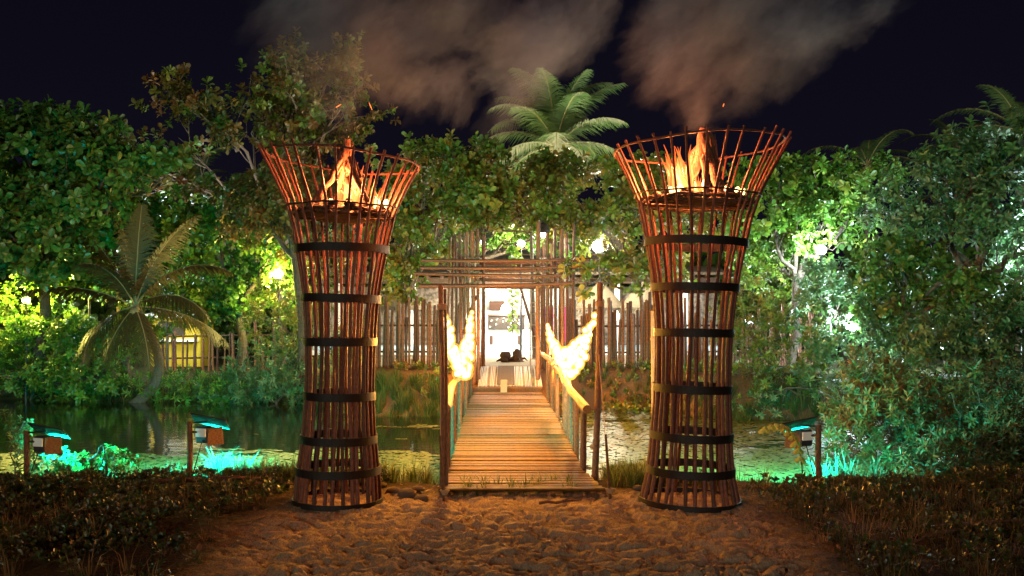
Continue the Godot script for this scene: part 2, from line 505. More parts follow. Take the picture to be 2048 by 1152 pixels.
func make_ground() -> void:
	var xs := []
	var ds := []
	var x := -3.3
	while x < 3.5:
		xs.append(x)
		x += 0.03
	var step := 0.03
	var l := -3.3
	while l > -260.0:
		step = minf(step * 1.09, 12.0) if l > -16.0 or step > 0.3 else step
		step = minf(step, 0.3) if l > -16.0 else step * 1.1
		l -= step
		xs.push_front(l)
	step = 0.03
	l = xs[xs.size() - 1]
	while l < 260.0:
		step = minf(step * 1.09, 0.3) if l < 16.0 else step * 1.1
		l += step
		xs.append(l)
	var d := -14.0
	while d < 400.0:
		ds.append(d)
		if d < 5.0: d += 0.8 if d < 4.0 else 0.1
		elif d < 9.2: d += 0.032
		elif d < 22.0: d += 0.14
		else: d += 0.2 + (d - 22.0) * 0.1
	var w := xs.size()
	var h := ds.size()
	var v := PackedVector3Array()
	var c := PackedColorArray()
	var nn := PackedVector3Array()
	v.resize(w * h); c.resize(w * h); nn.resize(w * h)
	for j in h:
		for i in w:
			var px: float = xs[i]
			var pd: float = ds[j]
			var k := j * w + i
			v[k] = Vector3(px, ground_y(px, pd), -pd)
			var s := sand_share(px, pd)
			var soil := Color(0.05, 0.034, 0.022)
			var bank := Color(0.17, 0.095, 0.055)
			var col := soil.lerp(bank, sstep(14.0, 16.0, pd))
			col = col.lerp(Color(0.34, 0.27, 0.2), sstep(20.6, 21.4, pd) * (1.0 - sstep(4.5, 6.0, absf(px))))
			col = col.lerp(Color(0.045, 0.05, 0.022), maxf(sstep(17.0, 18.0, pd) * sstep(4.0, 6.0, absf(px)), sstep(13.0, 14.0, pd) * sstep(6.0, 7.0, px)))
			if pd < 14.0: col = col.lerp(Color(0.34, 0.26, 0.19), s)
			c[k] = col
	for j in h:
		for i in w:
			var a := v[j * w + mini(i + 1, w - 1)] - v[j * w + maxi(i - 1, 0)]
			var b := v[mini(j + 1, h - 1) * w + i] - v[maxi(j - 1, 0) * w + i]
			nn[j * w + i] = a.cross(b).normalized()
	var idx := PackedInt32Array()
	for j in h - 1:
		for i in w - 1:
			var k := j * w + i
			idx.append_array(PackedInt32Array([k, k + w, k + w + 1, k, k + w + 1, k + 1]))
	var arr := []
	arr.resize(Mesh.ARRAY_MAX)
	arr[Mesh.ARRAY_VERTEX] = v
	arr[Mesh.ARRAY_NORMAL] = nn
	arr[Mesh.ARRAY_COLOR] = c
	arr[Mesh.ARRAY_INDEX] = idx
	var am := ArrayMesh.new()
	am.add_surface_from_arrays(Mesh.PRIMITIVE_TRIANGLES, arr)
	var g := part("ground", am, M.ground, self)
	tag(g, "", "", "", "structure")
	var st := new_st()
	var inside := Vector3(0, -9, -15)
	poly(st, [Vector3(-40, WATER, -9.2), Vector3(-40, WATER, -23), Vector3(40, WATER, -23), Vector3(40, WATER, -9.2)], inside)
	var wm := part("water", st.commit(), M.water, self)
	tag(wm, "", "", "", "structure")

# ---------------------------------------------------------------- fire towers
func smooth_profile(pr: Array, y: float) -> float:
	for i in pr.size() - 1:
		if y <= pr[i + 1][0] or i == pr.size() - 2:
			var p0: Array = pr[maxi(i - 1, 0)]; var p1: Array = pr[i]; var p2: Array = pr[i + 1]; var p3: Array = pr[mini(i + 2, pr.size() - 1)]
			var t: float = (y - p1[0]) / (p2[0] - p1[0])
			var m1: float = (p2[1] - p0[1]) / maxf(p2[0] - p0[0], 0.001) * (p2[0] - p1[0])
			var m2: float = (p3[1] - p1[1]) / maxf(p3[0] - p1[0], 0.001) * (p2[0] - p1[0])
			return (2 * t * t * t - 3 * t * t + 1) * p1[1] + (t * t * t - 2 * t * t + t) * m1 + (-2 * t * t * t + 3 * t * t) * p2[1] + (t * t * t - t * t) * m2
	return pr[0][1]

func tower(where: Vector3, lean: float, pr: Array, bands: Array, floor_y: float, tilt: float, bars: int, label: String) -> Node3D:
	var t := thing("fire_tower", label, "fire tower", where, "pair of cane fire towers flanking the footbridge")
	t.rotation.z = lean
	var top: float = pr[pr.size() - 1][0]
	for i in bars:
		var a := TAU * (i + rf(-0.16, 0.16)) / bars
		var st := new_st()
		var pts := []
		var rr := []
		var r0 := rf(0.0132, 0.0178)
		var da := rf(-0.03, 0.03)
		var end: float = top + tilt * cos(a) * pr[pr.size() - 1][1] + rf(0.005, 0.04)
		for k in 15:
			var f := k / 14.0
			var y := lerpf(0.0, end, f)
			var r := smooth_profile(pr, minf(y, top)) + maxf(y - top, 0.0) * 0.45
			if y > top * 0.9: r += (y - lerpf(0.0, top, f)) * 0.0
			var aa := a + da * sin(f * 5.0 + i) + 0.02 * sin(f * 9.0 + i * 2.0) + 0.008 * sin(f * 23.0 + i * 1.3)
			pts.append(Vector3(cos(aa) * r, y, sin(aa) * r))
			rr.append(r0 * lerpf(1.18, 0.72, f) * (1.0 + 0.06 * sin(k * 2.1 + i)))
		tube(st, pts, rr, 7)
		part("bar", st.commit(), M.cane if i % 3 else M.cane_b, t)
	for y in bands:
		part("band", hoop(smooth_profile(pr, y) + 0.017, y, 0.074, 0.01, rf(-0.012, 0.012)), M.band, t)
	part("base_ring", hoop(pr[0][1] + 0.014, 0.025, 0.05, 0.016), M.band, t)
	part("rim", ring_bar(pr[pr.size() - 1][1] - 0.022, top - 0.012, 0.0105, tilt), M.cane_b, t)
	part("hoop_wire", ring_bar(smooth_profile(pr, floor_y + 0.05) + 0.02, floor_y + 0.05, 0.008), M.band, t)
	# the woven floor that carries the fire
	var fr := smooth_profile(pr, floor_y) - 0.022
	var st := new_st()
	for i in 17:
		var u := lerpf(-0.94, 0.94, i / 16.0) * fr
		var hw := sqrt(fr * fr - u * u) * 0.98
		tube(st, [Vector3(u + rf(-0.02, 0.02), floor_y + rf(-0.012, 0.012), -hw), Vector3(u, floor_y - 0.015, 0), Vector3(u + rf(-0.02, 0.02), floor_y + rf(-0.012, 0.012), hw)], [0.011, 0.012, 0.01], 5)
		tube(st, [Vector3(-hw, floor_y - 0.024 + rf(-0.01, 0.01), u), Vector3(0, floor_y - 0.036, u + rf(-0.02, 0.02)), Vector3(hw, floor_y - 0.024 + rf(-0.01, 0.01), u)], [0.011, 0.012, 0.01], 5)
	part("woven_floor", st.commit(), M.twig, t)
	st = new_st()
	for k in 3:
		var pts := []
		var rr := []
		for i in 31:
			var a := TAU * i / 30.0
			var r := fr - 0.012 - 0.025 * k + 0.008 * sin(a * 9.0 + k * 2.0)
			pts.append(Vector3(cos(a) * r, floor_y + 0.008 + 0.014 * sin(a * 7.0 + k * 2.2), sin(a) * r))
			rr.append(0.012)
		tube(st, pts, rr, 5)
	part("wicker_edge", st.commit(), M.twig, t)
	return t

# one tongue of fire: closed, twisted teardrop
func tongue(st: SurfaceTool, o: Vector3, h: float, w: float, bend: Vector3, ph: float) -> void:
	var pts := []
	var rr := []
	for k in 9:
		var f := k / 8.0
		pts.append(o + Vector3.UP * h * f + bend * f * f + Vector3(sin(f * 6.0 + ph), 0, cos(f * 5.0 + ph)) * w * 0.35 * f)
		rr.append(w * (0.5 + 1.7 * f) * pow(1.0 - f, 1.25) + 0.0012)
	tube(st, pts, rr, 8, 0.7)

func fire(where: Vector3, base: Array, embers: Array, energy: float, label: String) -> void:
	var t := thing("fire", label, "fire", where)
	for b in base:
		var st := new_st()
		var h: float = b[3]
		for k in 9:
			var q := rf(-1, 1)
			var o := Vector3(b[0] + q * b[2] * 0.8, b[1] + rf(-0.01, 0.02), rf(-1, 1) * b[2] * 0.6)
			tongue(st, o, h * rf(0.3, 0.78) * (1.0 - 0.35 * absf(q)), b[2] * rf(0.16, 0.34), Vector3(rf(-0.25, 0.1) - q * 0.25, 0, rf(-0.12, 0.12)) * h, rf(0, TAU))
		part("flame", st.commit(), M.flame_core, t)
		st = new_st()
		for k in 9:
			var q := rf(-1, 1)
			var o := Vector3(b[0] + q * b[2] * 0.9, b[1] + rf(-0.01, 0.02), rf(-1, 1) * b[2] * 0.7)
			tongue(st, o, h * rf(0.45, 1.0) * (1.0 - 0.3 * absf(q)), b[2] * rf(0.18, 0.34), Vector3(rf(-0.25, 0.15) - q * 0.3, 0, rf(-0.12, 0.12)) * h, rf(0, TAU))
		part("flame", st.commit(), M.flame_mid, t)
		st = new_st()
		for k in 7:
			var o := Vector3(b[0] + rf(-1, 1) * b[2] * 0.9, b[1] + rf(0.0, 0.03), rf(-1, 1) * b[2] * 0.8)
			tongue(st, o, h * rf(0.7, 1.2), b[2] * rf(0.14, 0.26), Vector3(rf(-0.35, 0.25), 0, rf(-0.15, 0.15)) * h, rf(0, TAU))
		part("flame_tip", st.commit(), M.flame_edge, t)
		st = new_st()
		for k in 13:
			var o := Vector3(b[0] + rf(-1, 1) * b[2] * 1.1, b[1] + rf(-0.01, 0.01), rf(-1, 1) * b[2] * 0.8)
			tongue(st, o, h * rf(0.5, 1.2), b[2] * rf(0.25, 0.5), Vector3(rf(-0.3, 0.2), 0, rf(-0.1, 0.1)) * h, rf(0, TAU))
		part("flame_veil", st.commit(), M.flame_veil, t)
	for e in embers:
		var st := new_st()
		ball(st, Vector3(e[0], e[1], e[2]), Vector3(0.026, 0.04, 0.026), 8, 6, 0.4)
		part("ember", st.commit(), M.flame_core, t)
	var bed := new_st()
	for k in 26:
		var a := rf(0, TAU)
		var r := sqrt(rf(0, 1)) * 0.4
		ball(bed, Vector3(cos(a) * r, 0.01 + rf(0, 0.03), sin(a) * r), Vector3(rf(0.03, 0.07), rf(0.02, 0.045), rf(0.03, 0.06)), 6, 4, 0.7)
	part("charcoal", bed.commit(), M.ash, t)
	bed = new_st()
	for k in 16:
		var a := rf(0, TAU)
		var r := sqrt(rf(0, 1)) * 0.36
		ball(bed, Vector3(cos(a) * r, 0.045 + rf(0, 0.02), sin(a) * r), Vector3(0.014, 0.01, 0.014), 5, 4, 0.5)
	part("glowing_coals", bed.commit(), M.ember, t)
	for k in base.size():
		var l := OmniLight3D.new()
		l.name = "fire_light"
		l.light_color = Color(1.0, 0.55, 0.3)
		l.light_energy = energy * base[k][4]
		l.omni_range = 30.0
		l.omni_attenuation = 2.0
		l.light_size = 0.1
		l.shadow_enabled = true
		l.position = Vector3(base[k][0], base[k][1] + base[k][3] * 0.55, 0)
		t.add_child(l, true)

func burning_log(a: Vector3, b: Vector3, r: float, m: Material, label: String, group: String) -> void:
	var t := thing("burning_log", label, "log", a, group)
	var st := new_st()
	var q := b - a
	var pts := []
	var rr := []
	for k in 9:
		var f := k / 8.0
		pts.append(q * f + Vector3(n_fine.get_noise_2d(f * 30.0, a.x * 90.0), 0, n_fine.get_noise_2d(f * 30.0 + 99.0, a.x * 90.0)) * r * 0.6)
		rr.append(r * (1.0 - 0.25 * f) * (1.0 + 0.2 * n_fine.get_noise_2d(f * 60.0, b.x * 70.0)))
	tube(st, pts, rr, 7)
	part("trunk_piece", st.commit(), m, t)
	# a split edge standing off the log
	st = new_st()
	var s := q.cross(Vector3(0.2, 0.1, 1)).normalized() * r
	tube(st, [q * 0.55 + s * 0.8, q * 0.8 + s * 1.15, q * 0.97 + s * 1.35], [r * 0.4, r * 0.3, r * 0.06], 5)
	part("splinter", st.commit(), m, t)

# ---------------------------------------------------------------- trees
func crown_at(lobes: Array, per_m2: float, size: float, shell: float, tilt: float) -> Array:
	var xs := []
	for lo in lobes:
		var c: Vector3 = lo[0]
		var r: Vector3 = lo[1]
		var area := 4.0 * PI * pow((pow(r.x * r.y, 1.6) + pow(r.x * r.z, 1.6) + pow(r.y * r.z, 1.6)) / 3.0, 1.0 / 1.6)
		var n := int(area * per_m2 * (lo[2] if lo.size() > 2 else 1.0))
		for k in n:
			var dir := Vector3(rng.randfn(), rng.randfn(), rng.randfn()).normalized()
			var lump := 1.0 + 0.34 * n_soft.get_noise_3dv((c + dir * r) * 14.0)
			var rad := pow(rng.randf(), shell) * lump
			if rng.randf() < 0.07: rad *= rf(1.05, 1.35)
			var p := c + dir * r * rad
			if n_fine.get_noise_3dv(p * 1.1) < -0.2: continue
			if p.y < ground_y(p.x, -p.z) + 0.02: continue
			var up := (dir * rf(0.3, 1.0) + Vector3(rf(-tilt, tilt), rf(-0.1, 0.9), rf(-tilt, tilt))).normalized()
			var side := up.cross(Vector3(rng.randfn(), rng.randfn(), rng.randfn())).normalized()
			var s := size * rf(0.65, 1.3)
			xs.append(Transform3D(Basis(side * s, up * s, side.cross(up) * s), p))
	return xs

func tints(n: int, pal: Array) -> Array:
	var out := []
	for i in n:
		var c: Color = pal[rng.randi() % pal.size()]
		var k := rf(0.65, 1.35)
		out.append(Color(c.r * k * rf(0.9, 1.1), c.g * k, c.b * k * rf(0.85, 1.15)))
	return out

func limb(st: SurfaceTool, a: Vector3, b: Vector3, ra: float, rb: float, wob := 0.12) -> Array:
	var pts := []
	var rr := []
	var l := a.distance_to(b)
	for k in 6:
		var f := k / 5.0
		var w := sin(PI * f) * wob * l
		pts.append(a.lerp(b, f) + Vector3(n_fine.get_noise_2d(a.x * 31.0 + f * 20.0, b.y * 17.0), n_fine.get_noise_2d(b.x * 23.0, f * 21.0) + 0.25, n_fine.get_noise_2d(b.z * 29.0, f * 19.0)) * w)
		rr.append(lerpf(ra, rb, f))
	tube(st, pts, rr, 6)
	return pts

const GREEN := [Color(0.065, 0.155, 0.016), Color(0.09, 0.185, 0.018), Color(0.055, 0.13, 0.016), Color(0.125, 0.185, 0.022)]
const OLIVE := [Color(0.105, 0.135, 0.014), Color(0.13, 0.14, 0.018), Color(0.075, 0.125, 0.014), Color(0.145, 0.11, 0.018), Color(0.085, 0.14, 0.016)]
const ALMOND := [Color(0.15, 0.165, 0.018), Color(0.18, 0.165, 0.022), Color(0.11, 0.15, 0.016), Color(0.2, 0.14, 0.022), Color(0.12, 0.17, 0.02), Color(0.26, 0.2, 0.04), Color(0.09, 0.12, 0.014)]
const DARKG := [Color(0.05, 0.11, 0.015), Color(0.07, 0.13, 0.02), Color(0.08, 0.115, 0.02), Color(0.06, 0.135, 0.022)]
const COOLG := [Color(0.055, 0.125, 0.04), Color(0.075, 0.145, 0.05), Color(0.045, 0.105, 0.032), Color(0.1, 0.16, 0.07)]
const BROWN := [Color(0.14, 0.08, 0.02), Color(0.11, 0.085, 0.018), Color(0.17, 0.085, 0.02), Color(0.08, 0.08, 0.016)]

# lobes: [px, py, half width px, half height px, distance]; metres are worked out once, then everything stands in the world
func tree(called: String, label: String, cat: String, grp: String, base: Vector3, raw: Array, leafm: Mesh, m: Material, pal: Array, size: float, dens: float, opt := {}) -> Node3D:
	var t := thing(called, label, cat, Vector3.ZERO, grp)
	var lobes := []
	for r in raw:
		var d: float = r[4]
		var c := at(r[0], r[1], d)
		var rx: float = r[2] * d / 1800.0
		var ry: float = r[3] * d / 1800.0
		lobes.append([c, Vector3(rx, ry, clampf((rx + ry) * 0.5, 0.35, opt.get("deep", 1.3))), r[5] if r.size() > 5 else 1.0])
	var wood := new_st()
	var bark: Material = opt.get("bark", M.bark)
	var gy := ground_y(base.x, -base.z)
	var b := Vector3(base.x, gy - 0.1, base.z)
	var tr: float = opt.get("trunk", 0.1)
	var low := 1e9
	var mid := Vector3.ZERO
	for lo in lobes:
		low = minf(low, lo[0].y - lo[1].y * 0.6)
		mid += lo[0]
	mid /= lobes.size()
	var fork := Vector3(lerpf(b.x, mid.x, 0.35), maxf(low, gy + 0.35), lerpf(b.z, mid.z, 0.4))
	limb(wood, b, fork, tr, tr * 0.75, 0.06)
	part("trunk", wood.commit(), bark, t)
	var boughs := new_st()
	for lo in lobes:
		var p := limb(boughs, fork, lo[0], tr * 0.55, tr * 0.22)
		for k in opt.get("twigs", 6):
			var dir := Vector3(rng.randfn(), rng.randfn() + 0.3, rng.randfn()).normalized()
			limb(boughs, p[2 + k % 4], lo[0] + dir * lo[1] * 0.95, tr * 0.16, 0.006, 0.15)
	part("limbs", boughs.commit(), bark, t)
	var xs := crown_at(lobes, dens, size, opt.get("shell", 0.3), opt.get("tilt", 0.6))
	many("crown", leafm, m, xs, tints(xs.size(), pal), t)
	return t

# one palm frond as a mesh: returns [rachis mesh, leaflets mesh]
func frond(elev: float, yaw: float, length: float, droop: float, width: float, pairs := 46, hang := 0.5) -> Array:
	var out := Vector3(cos(yaw), 0, sin(yaw))
	var pts := [Vector3.ZERO]
	var dirs := []
	var rr := []
	var segs := 14
	for k in segs:
		var f := (k + 0.5) / segs
		var e := elev - droop * pow(f, 1.4)
		var dv := out * cos(e) + Vector3.UP * sin(e)
		dirs.append(dv)
		pts.append(pts[k] + dv * length / segs)
	dirs.append(dirs[segs - 1])
	for k in segs + 1:
		rr.append(lerpf(0.02, 0.004, float(k) / segs) * length * 0.5)
	var a := new_st()
	tube(a, pts, rr, 5)
	var st := new_st()
	for i in pairs:
		var f := lerpf(0.12, 0.99, float(i) / (pairs - 1))
		var g := f * segs
		var k := mini(int(g), segs - 1)
		var o: Vector3 = (pts[k] as Vector3).lerp(pts[k + 1], g - k)
		var dv: Vector3 = dirs[k]
		var side := dv.cross(Vector3.UP)
		side = (side if side.length() > 0.1 else out.cross(Vector3.UP)).normalized()
		var ln := width * (sin(PI * pow(f, 0.75)) * 0.75 + 0.25) * rf(0.75, 1.1)
		for s in [-1.0, 1.0]:
			var dir: Vector3 = (side * s * 0.85 + dv * lerpf(0.35, 1.0, f) + Vector3(rf(-0.07, 0.07), rf(-0.1, 0.1), rf(-0.07, 0.07))).normalized()
			var p1 := o + dir * ln * 0.5 + Vector3.DOWN * ln * hang * 0.12
			var p2 := o + dir * ln * 0.95 + Vector3.DOWN * ln * hang * rf(0.45, 0.65)
			var wv := dv * 0.0135 * length * 0.45
			var n := (wv.cross(p1 - o)).normalized()
			if n.y < 0:
				n = -n
				wv = -wv
			tri(st, o - wv, p1 - wv, p1 + wv, n, n, n)
			tri(st, o - wv, p1 + wv, o + wv, n, n, n)
			tri(st, p1 - wv, p2, p1 + wv, n, n, n)
	return [a.commit(), st.commit()]

func palm(label: String, head: Vector3, foot: Vector3, fronds: Array, tr: float, m: Material, rm: Material, bow := Vector3.ZERO, stem := true) -> void:
	var t := thing("palm_tree", label, "palm tree", foot)
	var h := head - foot
	if stem:
		var st := new_st()
		var pts := []
		var rr := []
		for k in 22:
			var f := k / 21.0
			pts.append(h * f + bow * sin(PI * f))
			rr.append(tr * lerpf(1.25, 0.85, f) * (1.0 + 0.06 * (k % 2)))
		tube(st, pts, rr, 9)
		part("trunk", st.commit(), M.palm_bark, t)
	for f in fronds:
		var g := frond(deg_to_rad(f[0]), deg_to_rad(f[1]), f[2], deg_to_rad(f[3]), f[4], 76, f[5] if f.size() > 5 else 0.5)
		var r := part("frond", g[0], rm, t, Transform3D(Basis(), h))
		part("leaflets", g[1], m, r)
	if stem:
		var heart := new_st()
		for k in 5:
			ball(heart, h + Vector3(rf(-1, 1), rf(-1.6, -0.3), rf(-1, 1)) * tr, Vector3.ONE * tr * 0.8, 7, 5, 0.3)
		part("crown_heart", heart.commit(), rm, t)

# bare twiggy branch
func branchy(st: SurfaceTool, tips: Array, a: Vector3, dir: Vector3, l: float, r: float, depth: int) -> void:
	var pts := [a]
	var rr := [r]
	var d := dir
	for k in 4:
		d = (d + Vector3(rng.randfn(), rng.randfn() * 0.7, rng.randfn()) * 0.16).normalized()
		pts.append(pts[k] + d * l / 4.0)
		rr.append(lerpf(r, r * 0.45, (k + 1) / 4.0))
	tube(st, pts, rr, 5)
	if depth == 0:
		tips.append([pts[4], d])
		return
	for k in 3 if depth > 1 else 4:
		var q := (d + Vector3(rng.randfn(), rng.randfn() * 0.6 + 0.1, rng.randfn()) * 0.55).normalized()
		branchy(st, tips, pts[2 + k % 3], q, l * rf(0.55, 0.75), r * 0.5, depth - 1)

# ---------------------------------------------------------------- lamps
func omni(parent: Node, pos: Vector3, col: Color, e: float, size := 0.1, called := "lamp_light") -> void:
	var l := OmniLight3D.new()
	l.name = called
	l.light_color = col
	l.light_energy = e
	l.omni_range = 60.0
	l.omni_attenuation = 2.0
	l.light_size = size
	l.shadow_enabled = true
	l.position = pos
	parent.add_child(l, true)

func globe_lamp(label: String, pos: Vector3, r: float, m: Material, col: Color, e: float, grp := "lamps shining through the trees") -> void:
	var gy := ground_y(pos.x, -pos.z)
	var t := thing("garden_lamp", label, "lamp", Vector3(pos.x, gy, pos.z), grp)
	part("pole", rod(Vector3(0, -0.1, 0), Vector3(0, pos.y - gy - r, 0), 0.035, 0.028), M.metal, t)
	var st := new_st()
	ball(st, Vector3(0, pos.y - gy, 0), Vector3(r, r, r), 14, 9)
	part("lamp_globe", st.commit(), m, t)
	st = new_st()
	lathe(st, [[0.03, -0.02], [r * 0.55, -0.01], [r * 0.5, 0.03], [0.03, 0.03]], 12, Vector3(0, pos.y - gy - r, 0))
	part("collar", st.commit(), M.metal, t)
	omni(t, Vector3(0, pos.y - gy, 0), col, e, r * 0.6)

func flood(base: Vector3, h: float, side: float, aim: Vector3, label: String) -> void:
	var t := thing("pond_floodlight", label, "floodlight", Vector3(base.x, ground_y(base.x, -base.z), base.z), "hooded teal floodlights on posts along the pond edge")
	var st := new_st()
	tube(st, [Vector3(0.0, -0.15, 0), Vector3(0.008 * side, h * 0.5, 0), Vector3(0.0, h + 0.05, 0)], [0.032, 0.03, 0.029], 9)
	part("post", st.commit(), M.post, t)
	var o := Vector3(0.13 * side, h - 0.1, -0.07)
	var turn := Basis(Vector3.UP, -0.35 * side)
	part("housing", box_mesh(Vector3(0.15, 0.17, 0.09), 0.01), M.metal, t, Transform3D(turn, o))
	part("back_plate", box_mesh(Vector3(0.13, 0.09, 0.014), 0.004), M.white, t, Transform3D(turn, o + turn * Vector3(0, 0.025, 0.054)))
	part("lens", box_mesh(Vector3(0.13, 0.15, 0.012), 0.004), M.lens_teal, t, Transform3D(turn, o + turn * Vector3(0, 0, -0.053)))
	part("side_board", box_mesh(Vector3(0.014, 0.19, 0.17), 0.003), M.hood_side, t, Transform3D(Basis(Vector3.UP, -0.9 * side) * Basis(Vector3.BACK, 0.22 * side), o + Vector3(0.115 * side, -0.015, 0.0)))
	part("hood", box_mesh(Vector3(0.38, 0.014, 0.26), 0.003), M.hood, t, Transform3D(Basis(Vector3.BACK, -0.2 * side) * Basis(Vector3.RIGHT, -0.5), o + Vector3(0.05 * side, 0.135, -0.055)))
	part("hood_arm", rod(Vector3(0, h + 0.03, 0), o + Vector3(0.02 * side, 0.13, -0.04), 0.01, 0.01, 6), M.metal, t)
	part("cable", rod(o + Vector3(0, -0.05, 0.05), Vector3(0.035 * side, 0.05, 0.02), 0.005, 0.005, 5), M.cable, t)
	part("bracket", rod(Vector3(0, h - 0.06, 0), o + Vector3(0, 0.02, 0), 0.012, 0.012, 6), M.metal, t)
	var l := SpotLight3D.new()
	l.name = "floodlight_beam"
	l.light_color = Color(0.02, 0.96, 0.9)
	l.light_energy = 42.0
	l.spot_range = 30.0
	l.spot_attenuation = 2.0
	l.spot_angle = 76.0
	l.spot_angle_attenuation = 0.5
	l.light_size = 0.06
	l.shadow_enabled = true
	t.add_child(l)
	l.position = o + turn * Vector3(0, -0.01, -0.085)
	l.basis = Basis.looking_at(aim.normalized(), Vector3.UP)

func string_lights(a: Vector3, b: Vector3, sags: Array, label: String) -> void:
	var t := thing("string_lights", label, "string lights", a)
	var bm := new_st()
	ball(bm, Vector3.ZERO, Vector3(0.05, 0.055, 0.05), 9, 7)
	var bulb := bm.commit()
	bm = new_st()
	ball(bm, Vector3.ZERO, Vector3(0.084, 0.09, 0.084), 10, 8)
	var glass := bm.commit()
	var cab := new_st()
	for s in sags.size():
		var off := Vector3(rf(-0.05, 0.05), rf(-0.03, 0.03), 0)
		var pts := []
		var rr := []
		for k in 33:
			var f := k / 32.0
			pts.append((b - a) * f + Vector3.DOWN * 4.0 * sags[s] * f * (1.0 - f) + off * sin(PI * f))
			rr.append(0.004)
		tube(cab, pts, rr, 4)
		for k in 36:
			var f := (k + rf(0.1, 0.9)) / 36.0
			var p: Vector3 = (b - a) * f + Vector3.DOWN * 4.0 * sags[s] * f * (1.0 - f) + off * sin(PI * f)
			var sc := lerpf(0.8, 1.1, f) * rf(0.8, 1.15) * (0.55 + 0.5 * sin(PI * f))
			var bo := part("bulb", bulb, M.bulb, t, Transform3D(Basis.from_scale(Vector3.ONE * sc), p + Vector3(rf(-0.045, 0.045), -0.035 + rf(-0.05, 0.03), rf(-0.06, 0.06)) * (0.35 + 0.75 * sin(PI * f))))
			part("bulb_glass", glass, M.bulb_glass, bo)
	part("cable", cab.commit(), M.cable, t)
	for k in 6:
		var f := [0.08, 0.24, 0.4, 0.56, 0.74, 0.92][k] as float
		omni(t, (b - a) * f + Vector3.DOWN * (4.0 * sags[1] * f * (1.0 - f) + 0.04), Color(1.0, 0.68, 0.25), 7.0, 0.04, "string_light")

func smoke(label: String, puffs: Array, dens: float) -> void:
	var t := thing("smoke", label, "smoke", Vector3.ZERO, "", "stuff")
	# torn wisps strung along the drift
	for p in puffs:
		var c: Vector3 = p[0]
		var sz: Vector3 = p[1]
		for k in 5:
			var st := new_st()
			var sc: float = [1.25, 1.0, 0.9, 0.75, 0.6][k]
			wisp(st, sz * 0.5 * sc * Vector3(rf(0.9, 1.5), rf(0.55, 0.9), rf(0.7, 1.0)), rf(0.4, 0.75))
			var m := FogMaterial.new()
			m.albedo = Color(0.62, 0.72, 0.87)
			m.density = dens * p[2] * [0.16, 0.24, 0.26, 0.34, 0.4][k]
			var bas := Basis(Vector3.BACK, rf(0.2, 1.1)) * Basis(Vector3.UP, rf(-0.6, 0.6))
			part("smoke_wisp", st.commit(), m, t, Transform3D(bas, c + sz * Vector3(rf(-1, 1), rf(-1, 1), rf(-1, 1)) * [0.15, 0.25, 0.3, 0.4, 0.5][k]))

func wisp(st: SurfaceTool, r: Vector3, rough: float) -> void:
	var o := Vector3(rf(-90, 90), rf(-90, 90), rf(-90, 90))
	var seg := 26
	var rows := 16
	var p := []
	for i in rows + 1:
		var row := []
		for j in seg + 1:
			var e := PI * i / rows - PI / 2
			var a := TAU * (j % seg) / seg
			var d := Vector3(cos(e) * cos(a), sin(e), cos(e) * sin(a))
			var k := 1.0 + rough * (n_soft.get_noise_3dv(d * 22.0 + o) + 0.6 * n_fine.get_noise_3dv(d * 3.2 + o))
			row.append(d * r * maxf(k, 0.25))
		p.append(row)
	for i in rows:
		for j in seg:
			if i < rows - 1: tri(st, p[i][j], p[i + 1][j + 1], p[i + 1][j], Vector3.UP, Vector3.UP, Vector3.UP)
			if i > 0: tri(st, p[i][j], p[i][j + 1], p[i + 1][j + 1], Vector3.UP, Vector3.UP, Vector3.UP)

